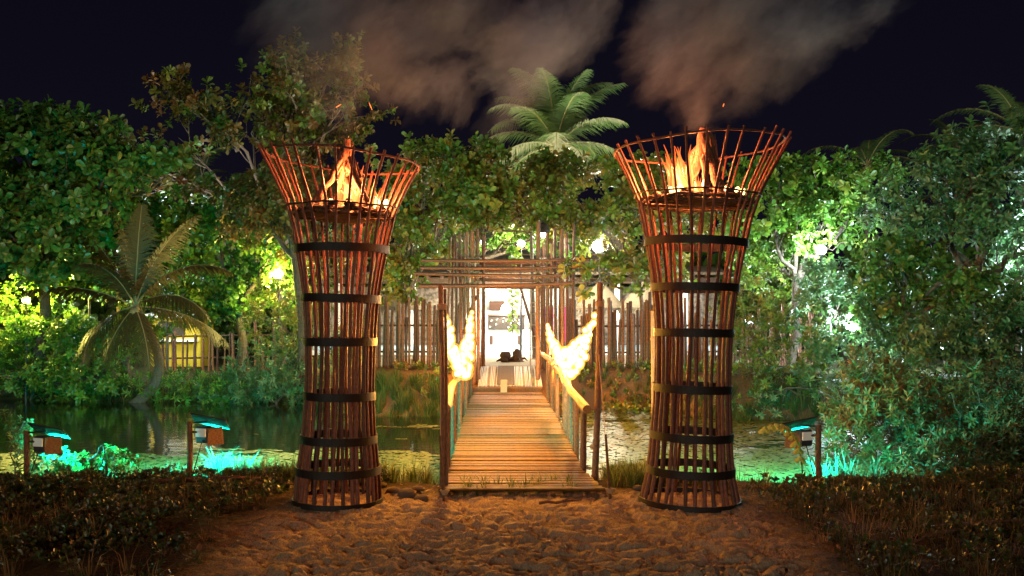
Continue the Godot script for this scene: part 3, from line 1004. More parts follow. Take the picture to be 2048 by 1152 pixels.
# ---------------------------------------------------------------- the place
func _ready() -> void:
	rng.seed = 20
	n_soft.noise_type = FastNoiseLite.TYPE_SIMPLEX_SMOOTH
	n_soft.frequency = 0.06
	n_soft.seed = 3
	n_fine.noise_type = FastNoiseLite.TYPE_SIMPLEX
	n_fine.frequency = 0.7
	n_fine.fractal_octaves = 2
	n_fine.seed = 5
	n_cell.noise_type = FastNoiseLite.TYPE_CELLULAR
	n_cell.cellular_return_type = FastNoiseLite.RETURN_DISTANCE
	n_cell.cellular_distance_function = FastNoiseLite.DISTANCE_EUCLIDEAN
	n_cell.fractal_type = FastNoiseLite.FRACTAL_NONE
	n_cell.frequency = 7.6
	n_cell.seed = 11

	var cam := Camera3D.new()
	cam.name = "camera"
	cam.position = Vector3(0, 1.7, 0)
	cam.projection = Camera3D.PROJECTION_FRUSTUM
	cam.near = 0.1
	cam.far = 600.0
	cam.size = 2.0 * 576.0 / 1800.0 * 0.1
	cam.frustum_offset = Vector2(0, 64.0 / 1800.0 * 0.1)
	cam.current = true
	add_child(cam)

	var env := Environment.new()
	env.background_mode = Environment.BG_SKY
	var sky := Sky.new()
	var sm := ProceduralSkyMaterial.new()
	sm.sky_top_color = Color(0.0026, 0.0028, 0.0062).linear_to_srgb()
	sm.sky_horizon_color = Color(0.0062, 0.0046, 0.0105).linear_to_srgb()
	sm.sky_curve = 0.2
	sm.ground_bottom_color = Color(0.002, 0.002, 0.003).linear_to_srgb()
	sm.ground_horizon_color = Color(0.005, 0.004, 0.008).linear_to_srgb()
	sm.sun_angle_max = 1.0
	sky.sky_material = sm
	env.sky = sky
	env.background_energy_multiplier = 1.0
	env.tonemap_mode = Environment.TONE_MAPPER_LINEAR
	env.tonemap_exposure = 1.0
	env.sdfgi_enabled = true
	env.ssao_enabled = true
	env.ssil_enabled = true
	env.volumetric_fog_enabled = true
	env.volumetric_fog_density = 0.0
	var we := WorldEnvironment.new()
	we.name = "environment"
	we.environment = env
	add_child(we)

	# a low veiled moon behind the viewer's left shoulder
	var moon := DirectionalLight3D.new()
	moon.name = "moon"
	moon.light_color = Color(1.0, 0.99, 0.88)
	moon.light_energy = 0.3
	moon.light_angular_distance = 12.0
	moon.shadow_enabled = true
	moon.sky_mode = DirectionalLight3D.SKY_MODE_LIGHT_ONLY
	add_child(moon)
	moon.basis = Basis.looking_at(Vector3(0.25, -0.2, -1.0).normalized(), Vector3.UP)

	make_materials()
	make_ground()
	bridge()
	gate()
	fences()
	terrace()
	towers()
	lamps()
	greenery()
	palms()
	ground_plants()
	smokes()

func bridge() -> void:
	var t := thing("footbridge", "cane footbridge with slatted deck and log handrails crossing the pond", "bridge", Vector3(0.09, 0, -8.5))
	var o := t.position
	var wide := func(d: float) -> Array:   # [left, right, height] of the deck at distance d
		var f := (d - 9.55) / 9.0
		if d < 9.55:
			var g := (d - 8.55) / 1.0
			return [lerpf(-0.70, -0.675, g), lerpf(0.875, 0.76, g), 0.065 + 0.03 * g]
		return [lerpf(-0.665, -0.80, f), lerpf(0.745, 0.60, f), 0.10 + 0.10 * f + 0.05 * sin(PI * clampf(f, 0, 1))]
	var d := 8.58
	var i := 0
	while d < 18.55:
		var pitch := rf(0.085, 0.125)
		var e: Array = wide.call(d)
		var wv := 0.03
		var a: float = e[0] - rf(0.0, wv)
		var b: float = e[1] + rf(0.0, wv)
		var m: Material = M["plank%d" % (rng.randi() % 4)]
		var bas := Basis(Vector3.UP, rf(-0.012, 0.012)) * Basis(Vector3.RIGHT, rf(-0.05, 0.05)) * Basis(Vector3.BACK, rf(-0.004, 0.004))
		part("plank", box_mesh(Vector3(b - a, 0.028, pitch - rf(0.014, 0.03)), 0.008), m, t, Transform3D(bas, Vector3((a + b) / 2, e[2] + rf(-0.011, 0.011), -d - pitch / 2) - o))
		d += pitch
		i += 1
	for s in [0, 1]:
		var st := new_st()
		var pts := []
		var rr := []
		for k in 12:
			var dd := lerpf(8.66, 18.5, k / 11.0)
			var e: Array = wide.call(dd)
			pts.append(Vector3(e[s] + (0.08 if s == 0 else -0.08), e[2] - 0.085, -dd) - o)
			rr.append(0.06)
		tube(st, pts, rr, 8)
		part("beam", st.commit(), M.post, t)
	# handrail posts
	for s in [0, 1]:
		for dd in [9.72, 10.7, 11.7, 12.4, 13.9, 15.1, 16.6] if s == 1 else [9.72, 11.2, 13.0, 15.3, 17.6]:
			var e: Array = wide.call(dd)
			var x: float = e[s] + (-0.03 if s == 0 else 0.03)
			var top: float = e[2] + 0.66 + 0.012 * (dd - 9.7)
			var st := new_st()
			bamboo(st, Vector3(x + rf(-0.02, 0.02), ground_y(x, dd) - 0.25, -dd) - o, Vector3(x + rf(-0.012, 0.012), top - 0.035, -dd) - o, 0.037 if dd < 10 else 0.033, 0.4, 0.0, 9)
			part("post", st.commit(), M.post, t)
			if dd in [10.7, 12.4, 15.1]:
				st = new_st()
				bamboo(st, Vector3(x, e[2] - 0.1, -dd - 0.16) - o, Vector3(x + rf(-0.01, 0.01), top - 0.04, -dd - 0.05) - o, 0.026, 0.4, 0.0, 8)
				part("post", st.commit(), M.post, t)
	# handrails in lengths, bent like the logs they are
	var runs := [[0, 9.55, 13.3, 0.0], [0, 13.1, 15.3, 0.035], [0, 15.2, 18.5, 0.05], [1, 9.5, 12.3, 0.0], [1, 12.4, 15.1, -0.01], [1, 15.0, 18.6, 0.03]]
	for r in runs:
		var st := new_st()
		var pts := []
		var rr := []
		for k in 12:
			var f := k / 11.0
			var dd := lerpf(r[1], r[2], f)
			var e: Array = wide.call(dd)
			var s: int = r[0]
			pts.append(Vector3(e[s] + (-0.03 if s == 0 else 0.03) + 0.03 * sin(f * 3.0 + r[1]) + 0.01 * sin(f * 9.0), e[2] + 0.665 + 0.012 * (dd - 9.7) + r[3] + 0.025 * sin(f * PI), -dd) - o)
			rr.append(lerpf(0.049, 0.04, f) * (1.0 + 0.06 * sin(f * 17.0)))
		tube(st, pts, rr, 10)
		part("handrail", st.commit(), M.rail, t)
		for k in [1, 10]:
			st = new_st()
			var c: Vector3 = pts[k]
			for q in 3:
				var ring := []
				var r2 := []
				for u in 13:
					var a := TAU * u / 12.0
					ring.append(c + Vector3(cos(a) * 0.051, sin(a) * 0.051 - 0.006, (q - 1) * 0.012))
					r2.append(0.006)
				tube(st, ring, r2, 4)
			part("lashing", st.commit(), M.rope, t)
	part("end_beam", box_mesh(Vector3(1.46, 0.16, 0.14), 0.02), M.post, t, Transform3D(Basis(), Vector3(-0.1, 0.23, -18.68) - o))
	# ramp of pale canes up to the gate, with a worn mat down the middle
	var rt := thing("ramp", "ramp of pale canes leading from bridge end up to the gate", "ramp", Vector3(-0.1, 0.3, -18.8))
	for k in 44:
		var x := lerpf(-0.7, 0.62, k / 43.0)
		var st := new_st()
		tube(st, [Vector3(x, 0.32 + rf(-0.006, 0.006), -18.76 - rf(0, 0.04)) - rt.position, Vector3(x * 0.97 + rf(-0.01, 0.01), 0.655, -20.05 - rf(0, 0.06)) - rt.position], [0.0135, 0.0125], 6)
		part("cane", st.commit(), M.white_cane if rng.randf() < 0.72 else M.pale_plank, rt)
	for x in [-0.55, 0.5]:
		part("bearer", rod(Vector3(x, 0.27, -18.8) - rt.position, Vector3(x, 0.6, -20.0) - rt.position, 0.03, 0.03), M.post, rt)
	var mt := thing("door_mat", "worn grey mat lying down the middle of the pale ramp", "mat", Vector3(-0.12, 0.35, -18.9))
	part("mat_sheet", box_mesh(Vector3(0.36, 0.012, 1.3), 0.004), M.mat_grey, mt, Transform3D(Basis(Vector3.RIGHT, 0.254), Vector3(-0.01, 0.165, -0.55)))
	var bd := thing("loose_board", "short pale board propped against the bridge end below the mat", "board", Vector3(-0.165, 0.2, -18.2))
	part("board_plank", box_mesh(Vector3(0.135, 0.34, 0.022), 0.004), M.pale_plank, bd, Transform3D(Basis(Vector3.RIGHT, -0.75), Vector3(0, 0.15, -0.1)))
	# tall poles at the bridge head that carry the lights
	for s in [0, 1]:
		var p := thing("tall_pole", ["tall bamboo pole left of the bridge entrance holding string lights", "tall leaning bamboo pole right of the bridge entrance holding string lights"][s], "pole", [Vector3(-0.685, 0, -8.75), Vector3(0.865, 0, -9.6)][s])
		var st := new_st()
		var top: Vector3 = [Vector3(-0.01, 2.05, 0), Vector3(0.075, 2.1, 0)][s]
		bamboo(st, Vector3(0, -0.4, 0), top, [0.027, 0.036][s], 0.33, 0.015)
		part("pole", st.commit(), M.pole, p)
		if s == 0:
			st = new_st()
			bamboo(st, Vector3(0.045, -0.3, -0.03), Vector3(0.03, 2.0, -0.04), 0.016, 0.4, 0.01)
			part("second_cane", st.commit(), M.pole, p)
		st = new_st()
		for q in 5:
			var ring := []
			var r2 := []
			for u in 13:
				var a := TAU * u / 12.0
				ring.append(top * 0.88 + Vector3(cos(a) * 0.04 + (0.01 if s == 0 else 0.0), q * 0.012, sin(a) * 0.04))
				r2.append(0.006)
			tube(st, ring, r2, 4)
		part("lashing", st.commit(), M.rope, p)
	for s in [0, 1]:
		var b: Vector3 = [Vector3(-0.655, 0.0, -8.42), Vector3(0.905, 0.0, -8.5)][s]
		var r := thing("guy_rope", ["guy rope tied to a thin stake at the left pole foot", "guy rope tied to a thin stake right of bridge entrance"][s], "rope", b)
		var top: Vector3 = [Vector3(-0.69, 1.5, -8.74), Vector3(0.925, 1.35, -9.6)][s] - b
		part("line", rod(Vector3(-0.015, 0.5, 0), top, 0.005, 0.005, 5), M.rope, r)
		part("stake", rod(Vector3(0.03, -0.15, 0), Vector3(-0.02, 0.62, 0), 0.014, 0.011, 6), M.post, r)
		var st := new_st()
		for q in 4:
			var ring := []
			var r2 := []
			for u in 11:
				var a := TAU * u / 10.0
				ring.append(Vector3(0.025 + cos(a) * (0.022 + 0.008 * q), 0.07 + 0.012 * q, sin(a) * 0.025))
				r2.append(0.006)
			tube(st, ring, r2, 4)
		part("knot", st.commit(), M.rope, r)

func gate() -> void:
	var t := thing("bamboo_gate", "open gateway of tall clustered bamboo poles and crossbars at far bridge end", "gate", Vector3(-0.1, 0.55, -19.7))
	var o := t.position
	# [foot px, head px, head py, radius, d] measured on the photograph, stood at their own depth
	var poles := [
		[893, 901, 475, 0.026, 20.3], [903, 908, 470, 0.03, 20.5], [913, 911, 468, 0.032, 20.0], [922, 919, 462, 0.036, 19.5], [931, 928, 466, 0.034, 20.3],
		[940, 934, 464, 0.04, 19.3], [948, 944, 462, 0.05, 19.2], [957, 955, 458, 0.036, 19.2], [962, 970, 468, 0.024, 20.4], [967, 965, 466, 0.034, 20.4],
		[1076, 1077, 444, 0.05, 19.2], [1090, 1088, 470, 0.036, 20.2], [1096, 1095, 466, 0.04, 19.3], [1104, 1104, 470, 0.034, 20.4], [1111, 1110, 456, 0.036, 19.4],
		[1120, 1121, 460, 0.03, 20.3], [1126, 1124, 458, 0.042, 19.3], [1135, 1133, 466, 0.034, 20.1], [1148, 1148, 446, 0.034, 19.7], [1083, 1083, 560, 0.036, 20.4],
	]
	for p in poles:
		var a := at(p[0], 738.0, p[4])
		a.y = ground_y(a.x, p[4]) - 0.1
		var st := new_st()
		bamboo(st, a - o, at(p[1], p[2], p[4]) - o, p[3], 0.36, rf(-0.02, 0.02))
		part("pole", st.commit(), M.gate_a if rng.randf() < 0.55 else M.gate_b, t)
	for b in [[842, 521, 1190, 518, 0.034, 19.1], [841, 536, 1182, 533, 0.034, 19.1], [829, 547, 1138, 551, 0.036, 19.1], [838, 572, 1145, 566, 0.04, 19.1], [955, 526, 1160, 524, 0.034, 20.5], [958, 542, 1120, 540, 0.034, 20.5], [950, 558, 1092, 560, 0.04, 20.5], [955, 571, 1130, 573, 0.05, 20.5]]:
		var st := new_st()
		bamboo(st, at(b[0], b[1], b[5]) - o, at(b[2], b[3], b[5]) - o, b[4], 0.4, 0.02)
		part("crossbar", st.commit(), M.gate_bar, t)
	var st := new_st()
	for p in poles:
		if p[4] < 19.4:
			for y in [521, 549, 569]:
				var c := at(p[1], y, p[4] - 0.06)
				for q in 3:
					var ring := []
					var r2 := []
					for u in 9:
						var a := TAU * u / 8.0
						ring.append(c + Vector3(cos(a) * 0.05, (q - 1) * 0.03 + sin(a) * 0.045, 0.04 * cos(a * 2.0)) - o)
						r2.append(0.008)
					tube(st, ring, r2, 4)
	part("lashing", st.commit(), M.rope, t)
	for s in [0, 1]:
		st = new_st()
		var a: Vector3 = [at(936, 640, 19.6), at(915, 700, 19.6)][s]
		var b: Vector3 = [at(958, 580, 19.4), at(950, 590, 20.1)][s]
		bamboo(st, a - o, b - o, 0.02)
		part("brace", st.commit(), M.gate_b, t)

func fence(label: String, x0: float, x1: float, d0: float, d1: float, hmin: float, hmax: float, pitch: float, grp := "") -> void:
	var y0 := ground_y(x0, d0)
	var t := thing("picket_fence", label, "fence", Vector3(x0, y0, -d0), grp)
	var n := int(absf(x1 - x0) / pitch)
	for k in n:
		var f := (k + rf(0.2, 0.8)) / n
		var x := lerpf(x0, x1, f)
		var d := lerpf(d0, d1, f) + rf(-0.06, 0.06)
		var gy := ground_y(x, d) - y0
		var h := rf(hmin, hmax) + (rf(0.1, 0.4) if rng.randf() < 0.12 else 0.0)
		var st := new_st()
		bamboo(st, Vector3(x - x0, gy - 0.12, -d + d0), Vector3(x - x0 + rf(-0.04, 0.04), gy + h, -d + d0 + rf(-0.03, 0.03)), rf(0.026, 0.044), 0.45, rf(-0.02, 0.02), 7)
		part("picket", st.commit(), M.picket_a if rng.randf() < 0.6 else M.picket_b, t)
	for y in [0.35, 0.95]:
		if hmax < 1.0 and y > 0.5: continue
		var st := new_st()
		bamboo(st, Vector3(0, y, -0.09), Vector3(x1 - x0, y + ground_y(x1, d1) - y0, d0 - d1 - 0.09), 0.024, 0.5)
		part("rail", st.commit(), M.picket_b, t)

func fences() -> void:
	fence("rough bamboo picket fence running left from the gate", -1.45, -3.75, 20.3, 20.6, 1.15, 1.65, 0.068)
	fence("rough bamboo picket fence running right from the gate to the right tower", 1.25, 5.0, 20.3, 20.4, 1.05, 1.6, 0.068)
	fence("low sparse stick fence before the yellow kiosk", -9.6, -6.4, 24.5, 25.0, 0.85, 1.15, 0.13)
	fence("pale picket fence behind the bushes right of the right tower", 5.3, 7.6, 21.5, 21.8, 1.0, 1.3, 0.12)
	var t := thing("thick_stake", "thick reddish stake beside the right tower near the fence", "stake", Vector3(2.05, ground_y(2.05, 12.9), -12.9))
	var st := new_st()
	bamboo(st, Vector3(0, -0.2, 0), Vector3(-0.02, 1.83 - t.position.y, 0), 0.045, 0.6)
	part("pole", st.commit(), M.gate_a, t)

func terrace() -> void:
	# the lit restaurant terrace behind the gate
	var t := thing("terrace_bar", "white walled beach bar with timber eaves seen through the gate", "building", Vector3(0, 0.62, -30))
	part("wall", box_mesh(Vector3(3.4, 2.2, 0.25), 0.01), M.white_wall, t, Transform3D(Basis(), Vector3(0.1, 1.1, -0.3)))
	for x in [-4.2, 4.4]:
		part("side_wall", box_mesh(Vector3(5.0, 2.2, 0.25), 0.01), M.side_wall, t, Transform3D(Basis(), Vector3(x, 1.1, -0.35)))
	part("plinth", box_mesh(Vector3(13.2, 0.12, 1.6), 0.02), M.blue_step, t, Transform3D(Basis(), Vector3(0.2, 0.2, 1.2)))
	part("step", box_mesh(Vector3(13.2, 0.14, 0.5), 0.02), M.white, t, Transform3D(Basis(), Vector3(0.2, 0.07, 2.25)))
	part("counter", box_mesh(Vector3(2.0, 0.5, 0.5), 0.02), M.white, t, Transform3D(Basis(), Vector3(-0.1, 0.52, 1.0)))
	for x in [-0.66, 0.24]:
		part("niche_lamp", box_mesh(Vector3(0.11, 0.28, 0.06), 0.01), M.brown, t, Transform3D(Basis(), Vector3(x, 0.44, 1.29)))
	part("eave_beam", box_mesh(Vector3(13.0, 0.2, 0.2), 0.01), M.beam, t, Transform3D(Basis(), Vector3(0.2, 2.36, 0.9)))
	for k in 27:
		part("rafter", box_mesh(Vector3(0.09, 0.14, 2.2), 0.01), M.beam, t, Transform3D(Basis(Vector3.RIGHT, 0.12), Vector3(-6.0 + k * 0.47, 2.58, 0.4)))
	part("roof", box_mesh(Vector3(13.4, 0.09, 3.0), 0.01), M.beige, t, Transform3D(Basis(Vector3.RIGHT, 0.12), Vector3(0.2, 2.72, 0.3)))
	for x in [-5.6, -3.2, -1.5, 1.5, 3.4, 5.6]:
		part("column", box_mesh(Vector3(0.16, 2.3, 0.16), 0.015), M.white, t, Transform3D(Basis(), Vector3(x, 1.3, 0.9)))
	part("upper_wall", box_mesh(Vector3(8.0, 1.5, 0.2), 0.01), M.beige, t, Transform3D(Basis(), Vector3(0.0, 3.6, -1.2)))
	for k in 6:
		part("upper_window", box_mesh(Vector3(0.55, 0.7, 0.08), 0.01), M.dark, t, Transform3D(Basis(), Vector3(-3.0 + k * 1.2, 3.55, -1.07)))
	for y in [3.05, 3.3]:
		part("balcony_rail", box_mesh(Vector3(8.0, 0.06, 0.06), 0.01), M.beam, t, Transform3D(Basis(), Vector3(0, y, -0.6)))
	part("awning", box_mesh(Vector3(0.5, 0.3, 0.12), 0.02), M.brown, t, Transform3D(Basis(Vector3.RIGHT, 0.5), Vector3(-0.5, 1.55, 0.2)))
	var pb := thing("planter_box", "dark planter box of pale flowers hung below the brown awning", "planter", Vector3(-0.18, 1.4, -28.6))
	part("trough", box_mesh(Vector3(1.16, 0.42, 0.25), 0.02), M.dark, pb, Transform3D(Basis(), Vector3(0, 0.21, 0)))
	part("lip", box_mesh(Vector3(1.2, 0.05, 0.3), 0.01), M.brown, pb, Transform3D(Basis(), Vector3(0, 0.445, 0)))
	for k in 18:
		var st := new_st()
		ball(st, Vector3.ZERO, Vector3(rf(0.015, 0.032), rf(0.015, 0.03), 0.03), 6, 4, 0.6)
		part("flower", st.commit(), M.white, pb, Transform3D(Basis(), Vector3(rf(-0.55, 0.5), rf(0.05, 0.36), 0.14)))
	for w in [[-0.61, 2.56, "left of the two"], [0.0, 2.5, "right of the two"]]:
		var L := thing("hanging_lamp", "white disc lamp hanging under the bar eaves, %s in the gateway" % w[2], "lamp", Vector3(w[0], w[1], -26.2), "disc lamps under the bar eaves")
		var st := new_st()
		lathe(st, [[0.0, 0.05], [0.12, 0.045], [0.27, 0.0], [0.26, -0.03], [0.0, -0.035]], 20)
		part("lamp_disc", st.commit(), M.lamp_white, L)
		part("cord", rod(Vector3(0, 0.05, 0), Vector3(0, 0.9, -0.1), 0.008, 0.008, 5), M.cable, L)
		omni(L, Vector3(0, -0.1, 0.1), Color(1.0, 0.95, 0.86), 17.0, 0.2)
	var rl := thing("globe_lamp", "round white globe lamp beside the brown awning", "lamp", Vector3(-0.18, 2.05, -28.4))
	var st2 := new_st()
	ball(st2, Vector3.ZERO, Vector3(0.17, 0.17, 0.17), 14, 9)
	part("lamp_globe", st2.commit(), M.lamp_white, rl)
	part("stem", rod(Vector3(0, 0.15, 0), Vector3(0, 0.75, 0), 0.012, 0.012), M.metal, rl)
	omni(rl, Vector3(0, 0, 0), Color(1, 0.95, 0.85), 9.0, 0.1)
	# sapling in the middle of the doorway, and what stands round it
	var sp := thing("sapling", "slender sapling with round green leaves standing beyond the gate", "plant", Vector3(0.03, 0.62, -23.5))
	part("stem", rod(Vector3(0, 0, 0), Vector3(-0.03, 2.0, 0), 0.016, 0.009), M.bark, sp)
	for k in 26:
		var st := new_st()
		var a := k * 2.4
		leaf(st, Vector3.ZERO, Vector3(cos(a) * 0.8, rf(-0.5, 0.2), sin(a) * 0.8).normalized(), Vector3.UP + Vector3(0, 0, 0.7), rf(0.13, 0.22), rf(0.13, 0.19), 0.3, 0)
		part("leaf", st.commit(), M.leaf_green, sp, Transform3D(Basis(), Vector3(rf(-0.03, 0.03), lerpf(0.85, 2.0, k / 25.0), 0)))
	for k in 2:
		var s := thing("tree_stump", ["squat round dark stump left of the sapling foot", "jagged dark stump at the foot of the sapling"][k], "stump", Vector3([-0.17, 0.13][k], 0.62, -23.2))
		var st := new_st()
		lathe(st, [[0.1, 0.0], [0.15, 0.04], [0.12, 0.1], [0.15, 0.16], [0.13, 0.24], [0.09, 0.27], [0.0, 0.26]] if k == 0 else [[0.2, 0.0], [0.14, 0.05], [0.12, 0.15], [0.1, 0.25], [0.05, 0.33], [0.0, 0.35]], 12)
		part("wood", st.commit(), M.stump, s)
		st = new_st()
		for q in 5:
			var a := q * 1.3
			tube(st, [Vector3(cos(a) * 0.1, 0.08, sin(a) * 0.1), Vector3(cos(a) * 0.2, 0.05 + 0.05 * k, sin(a) * 0.2), Vector3(cos(a) * 0.27, 0.02 + 0.1 * k * rf(0, 1), sin(a) * 0.27)], [0.04, 0.028, 0.01], 6)
		part("roots", st.commit(), M.stump, s)
	var lp := thing("leaning_pole", "dark pole leaning behind the sapling in the gateway", "pole", at(1078, 700, 24.5))
	part("pole", rod(Vector3.ZERO, at(1040, 572, 25.5) - lp.position, 0.05, 0.04), M.stump, lp)
	var lad := thing("ladder", "pale yellow ladder standing inside the gateway at right", "ladder", Vector3(0.44, 0.62, -21.6))
	for x in [0.0, 0.28]:
		part("stile", rod(Vector3(x, 0, 0.1), Vector3(x + 0.02, 2.0, -0.25), 0.018, 0.018, 6), M.pale_plank, lad)
	for k in 7:
		part("rung", rod(Vector3(0, 0.15 + k * 0.27, 0.08 - k * 0.047), Vector3(0.29, 0.15 + k * 0.27, 0.08 - k * 0.047), 0.014, 0.014, 6), M.pale_plank, lad)
	for k in 3:
		var c := thing("beach_towel", ["pink cloth hanging just right of the gate opening", "narrow pink cloth hanging behind the right gate poles", "pale pink cloth hanging furthest right behind the gate poles"][k], "cloth", Vector3([0.98, 1.35, 1.62][k], 1.1, -24.0))
		var st := new_st()
		var w: float = [0.13, 0.09, 0.08][k]
		for q in 6:
			var xa := lerpf(-w, w, q / 6.0)
			var xb := lerpf(-w, w, (q + 1) / 6.0)
			var za := 0.03 * sin(q * 2.0); var zb := 0.03 * sin((q + 1) * 2.0)
			poly(st, [Vector3(xa, 0, za), Vector3(xb, 0, zb), Vector3(xb, 0.95, zb), Vector3(xa, 0.95, za)], Vector3(0, 0.5, -2))
		part("cloth", st.commit(), M.pink, c)
		part("line", rod(Vector3(-w - 0.3, 0.96, 0), Vector3(w + 0.3, 0.96, 0), 0.008, 0.008, 5), M.rope, c)
	for k in 3:
		var p: Vector3 = [at(800, 600, 26.5), at(1200, 600, 27.5), at(1290, 605, 27.0)][k]
		var q := thing("thatched_parasol", ["pale thatched parasol behind the fence left of the gate", "pale thatched parasol behind the fence just right of gate", "pale thatched parasol behind the fence beside the right tower"][k], "parasol", Vector3(p.x, 0.62, p.z), "thatched parasols on the terrace")
		var st := new_st()
		lathe(st, [[0.76, 1.38], [0.78, 1.45], [0.45, 1.85], [0.1, 2.2], [0.0, 2.28]], 22)
		part("thatch", st.commit(), M.thatch, q)
		st = new_st()
		for u in 70:
			var a := rf(0, TAU)
			var e := Vector3(cos(a), 0, sin(a))
			tube(st, [e * 0.68 + Vector3.UP * 1.5, e * 0.82 + Vector3.UP * rf(1.2, 1.34)], [0.02, 0.004], 4)
		part("fringe", st.commit(), M.thatch, q)
		part("pole", rod(Vector3.ZERO, Vector3(0, 2.1, 0), 0.05, 0.045), M.post, q)
	var k := thing("yellow_kiosk", "small yellow walled kiosk behind the stick fence at left", "kiosk", Vector3(-9.9, 0.3, -27.5))
	part("wall", box_mesh(Vector3(1.5, 1.5, 1.2), 0.02), M.yellow, k, Transform3D(Basis(), Vector3(-0.1, 0.75, 0.2)))
	part("roof", box_mesh(Vector3(1.8, 0.1, 1.8), 0.02), M.white, k, Transform3D(Basis(Vector3.RIGHT, 0.08), Vector3(-0.1, 1.58, 0.2)))
	part("counter", box_mesh(Vector3(1.4, 0.08, 0.35), 0.01), M.white, k, Transform3D(Basis(), Vector3(-0.1, 0.8, 0.95)))
	part("hatch", box_mesh(Vector3(0.8, 0.4, 0.06), 0.01), M.dark, k, Transform3D(Basis(), Vector3(-0.2, 1.15, 0.81)))
	var dl := thing("pendant_lamp", "dark bell shaped lamp hanging at the right gate post top", "lamp", at(1087, 452, 19.6))
	var st3 := new_st()
	lathe(st3, [[0.13, -0.16], [0.14, -0.1], [0.1, 0.02], [0.03, 0.08], [0.0, 0.09]], 16)
	part("lamp_shade", st3.commit(), M.dark, dl)
	st3 = new_st()
	ball(st3, Vector3(-0.01, -0.18, 0), Vector3(0.06, 0.09, 0.06), 10, 7)
	part("lamp_bulb", st3.commit(), M.lamp_white, dl)
	part("arm", rod(Vector3(0, 0.08, 0), Vector3(-0.11, 0.1, 0.3), 0.012, 0.012), M.metal, dl)
	omni(dl, Vector3(-0.01, -0.18, 0), Color(1, 0.93, 0.8), 2.2, 0.05)

func towers() -> void:
	var pl := [[0.0, 0.392], [0.314, 0.369], [0.603, 0.331], [1.0, 0.308], [1.5, 0.313], [1.9, 0.341], [2.353, 0.411], [2.731, 0.495], [2.965, 0.60], [3.2, 0.728]]
	var pr := [[0.0, 0.448], [0.30, 0.387], [0.627, 0.362], [1.07, 0.341], [1.583, 0.345], [2.0, 0.383], [2.414, 0.453], [2.82, 0.548], [3.08, 0.67], [3.32, 0.80]]
	tower(Vector3(-1.624, 0, -8.4), -0.016, pl, [0.31, 0.60, 1.0, 1.5, 1.9, 2.353], 2.69, -0.072, 29, "shorter cane fire tower left of the bridge with flared basket")
	tower(Vector3(1.657, 0, -8.4), -0.024, pr, [0.31, 0.63, 1.07, 1.583, 2.0, 2.414], 2.80, 0.08, 30, "taller wider cane fire tower right of the bridge with flared basket")
	var L := Vector3(-1.58, 2.715, -8.4)
	var R := Vector3(1.724, 2.825, -8.4)
	fire(L, [[0.07, 0.03, 0.085, 0.36, 0.75], [0.33, 0.03, 0.055, 0.15, 0.25]], [[-0.05, 0.04, 0.3], [0.42, 0.06, 0.1]], 15.0, "fire burning beneath stacked logs in the left tower basket")
	fire(R, [[-0.17, 0.03, 0.1, 0.40, 0.7], [-0.02, 0.03, 0.05, 0.2, 0.2], [0.06, 0.02, 0.03, 0.12, 0.1]], [[-0.28, 0.05, 0.2], [-0.24, 0.04, 0.3], [0.22, 0.05, 0.25], [0.33, 0.05, 0.2], [0.37, 0.04, 0.22], [0.03, 0.12, 0.2]], 17.0, "larger fire burning at the left side of the right tower basket")
	var gl := "logs stacked in the left fire basket"
	burning_log(L + Vector3(-0.22, 0.03, 0.1), L + Vector3(0.0, 0.55, 0.0), 0.038, M.log_wood, "leftmost log of the stack in the left fire basket", gl)
	burning_log(L + Vector3(-0.1, 0.02, -0.1), L + Vector3(0.05, 0.67, 0.02), 0.042, M.log_wood, "tallest log poking above the left basket rim", gl)
	burning_log(L + Vector3(-0.05, 0.02, -0.28), L + Vector3(-0.03, 0.62, 0.0), 0.06, M.char_wood, "thick charred log standing upright in the left fire basket", gl)
	burning_log(L + Vector3(0.27, 0.03, 0.12), L + Vector3(0.06, 0.5, 0.03), 0.036, M.char_wood, "charred log leaning left from the small flame in left basket", gl)
	burning_log(L + Vector3(0.2, 0.03, -0.12), L + Vector3(0.04, 0.42, 0.0), 0.034, M.log_wood, "short glowing log behind the main flame in left basket", gl)
	burning_log(L + Vector3(-0.32, 0.03, -0.05), L + Vector3(-0.18, 0.22, 0.02), 0.03, M.log_wood, "stubby log lying low at left of left basket", gl)
	var gr := "logs stacked in the right fire basket"
	burning_log(R + Vector3(-0.08, 0.03, -0.05), R + Vector3(0.07, 0.66, 0.02), 0.05, M.log_wood, "tall split log above the flames in the right fire basket", gr)
	burning_log(R + Vector3(0.22, 0.03, 0.1), R + Vector3(0.06, 0.58, 0.02), 0.05, M.char_wood, "charred log leaning in front of the right basket stack", gr)
	burning_log(R + Vector3(0.25, 0.03, -0.16), R + Vector3(0.12, 0.62, -0.02), 0.042, M.log_wood, "frayed log with a splintered glowing top in right basket", gr)
	burning_log(R + Vector3(-0.2, 0.03, -0.22), R + Vector3(0.02, 0.5, -0.04), 0.045, M.char_wood, "dark log behind the big flame of the right basket", gr)
	burning_log(R + Vector3(0.05, 0.02, 0.24), R + Vector3(0.05, 0.4, 0.06), 0.034, M.log_wood, "short upright log at the front of right basket", gr)
	for s in [[L + Vector3(-0.02, 0.96, 0.1), Vector3(0.05, 0.03, 0), "red spark floating above the left fire"], [L + Vector3(0.26, 0.98, 0.0), Vector3(-0.03, 0.07, 0), "fainter thin spark rising right of the left fire"], [R + Vector3(0.25, 0.88, 0.0), Vector3(0.01, 0.03, 0), "pale spark rising above the right fire"]]:
		var st := new_st()
		tube(st, [s[0] - s[1] * 0.5, s[0], s[0] + s[1] * 0.5], [0.002, 0.0045, 0.0015], 5)
		tag(part("spark", st.commit(), M.ember, self), s[2], "spark")

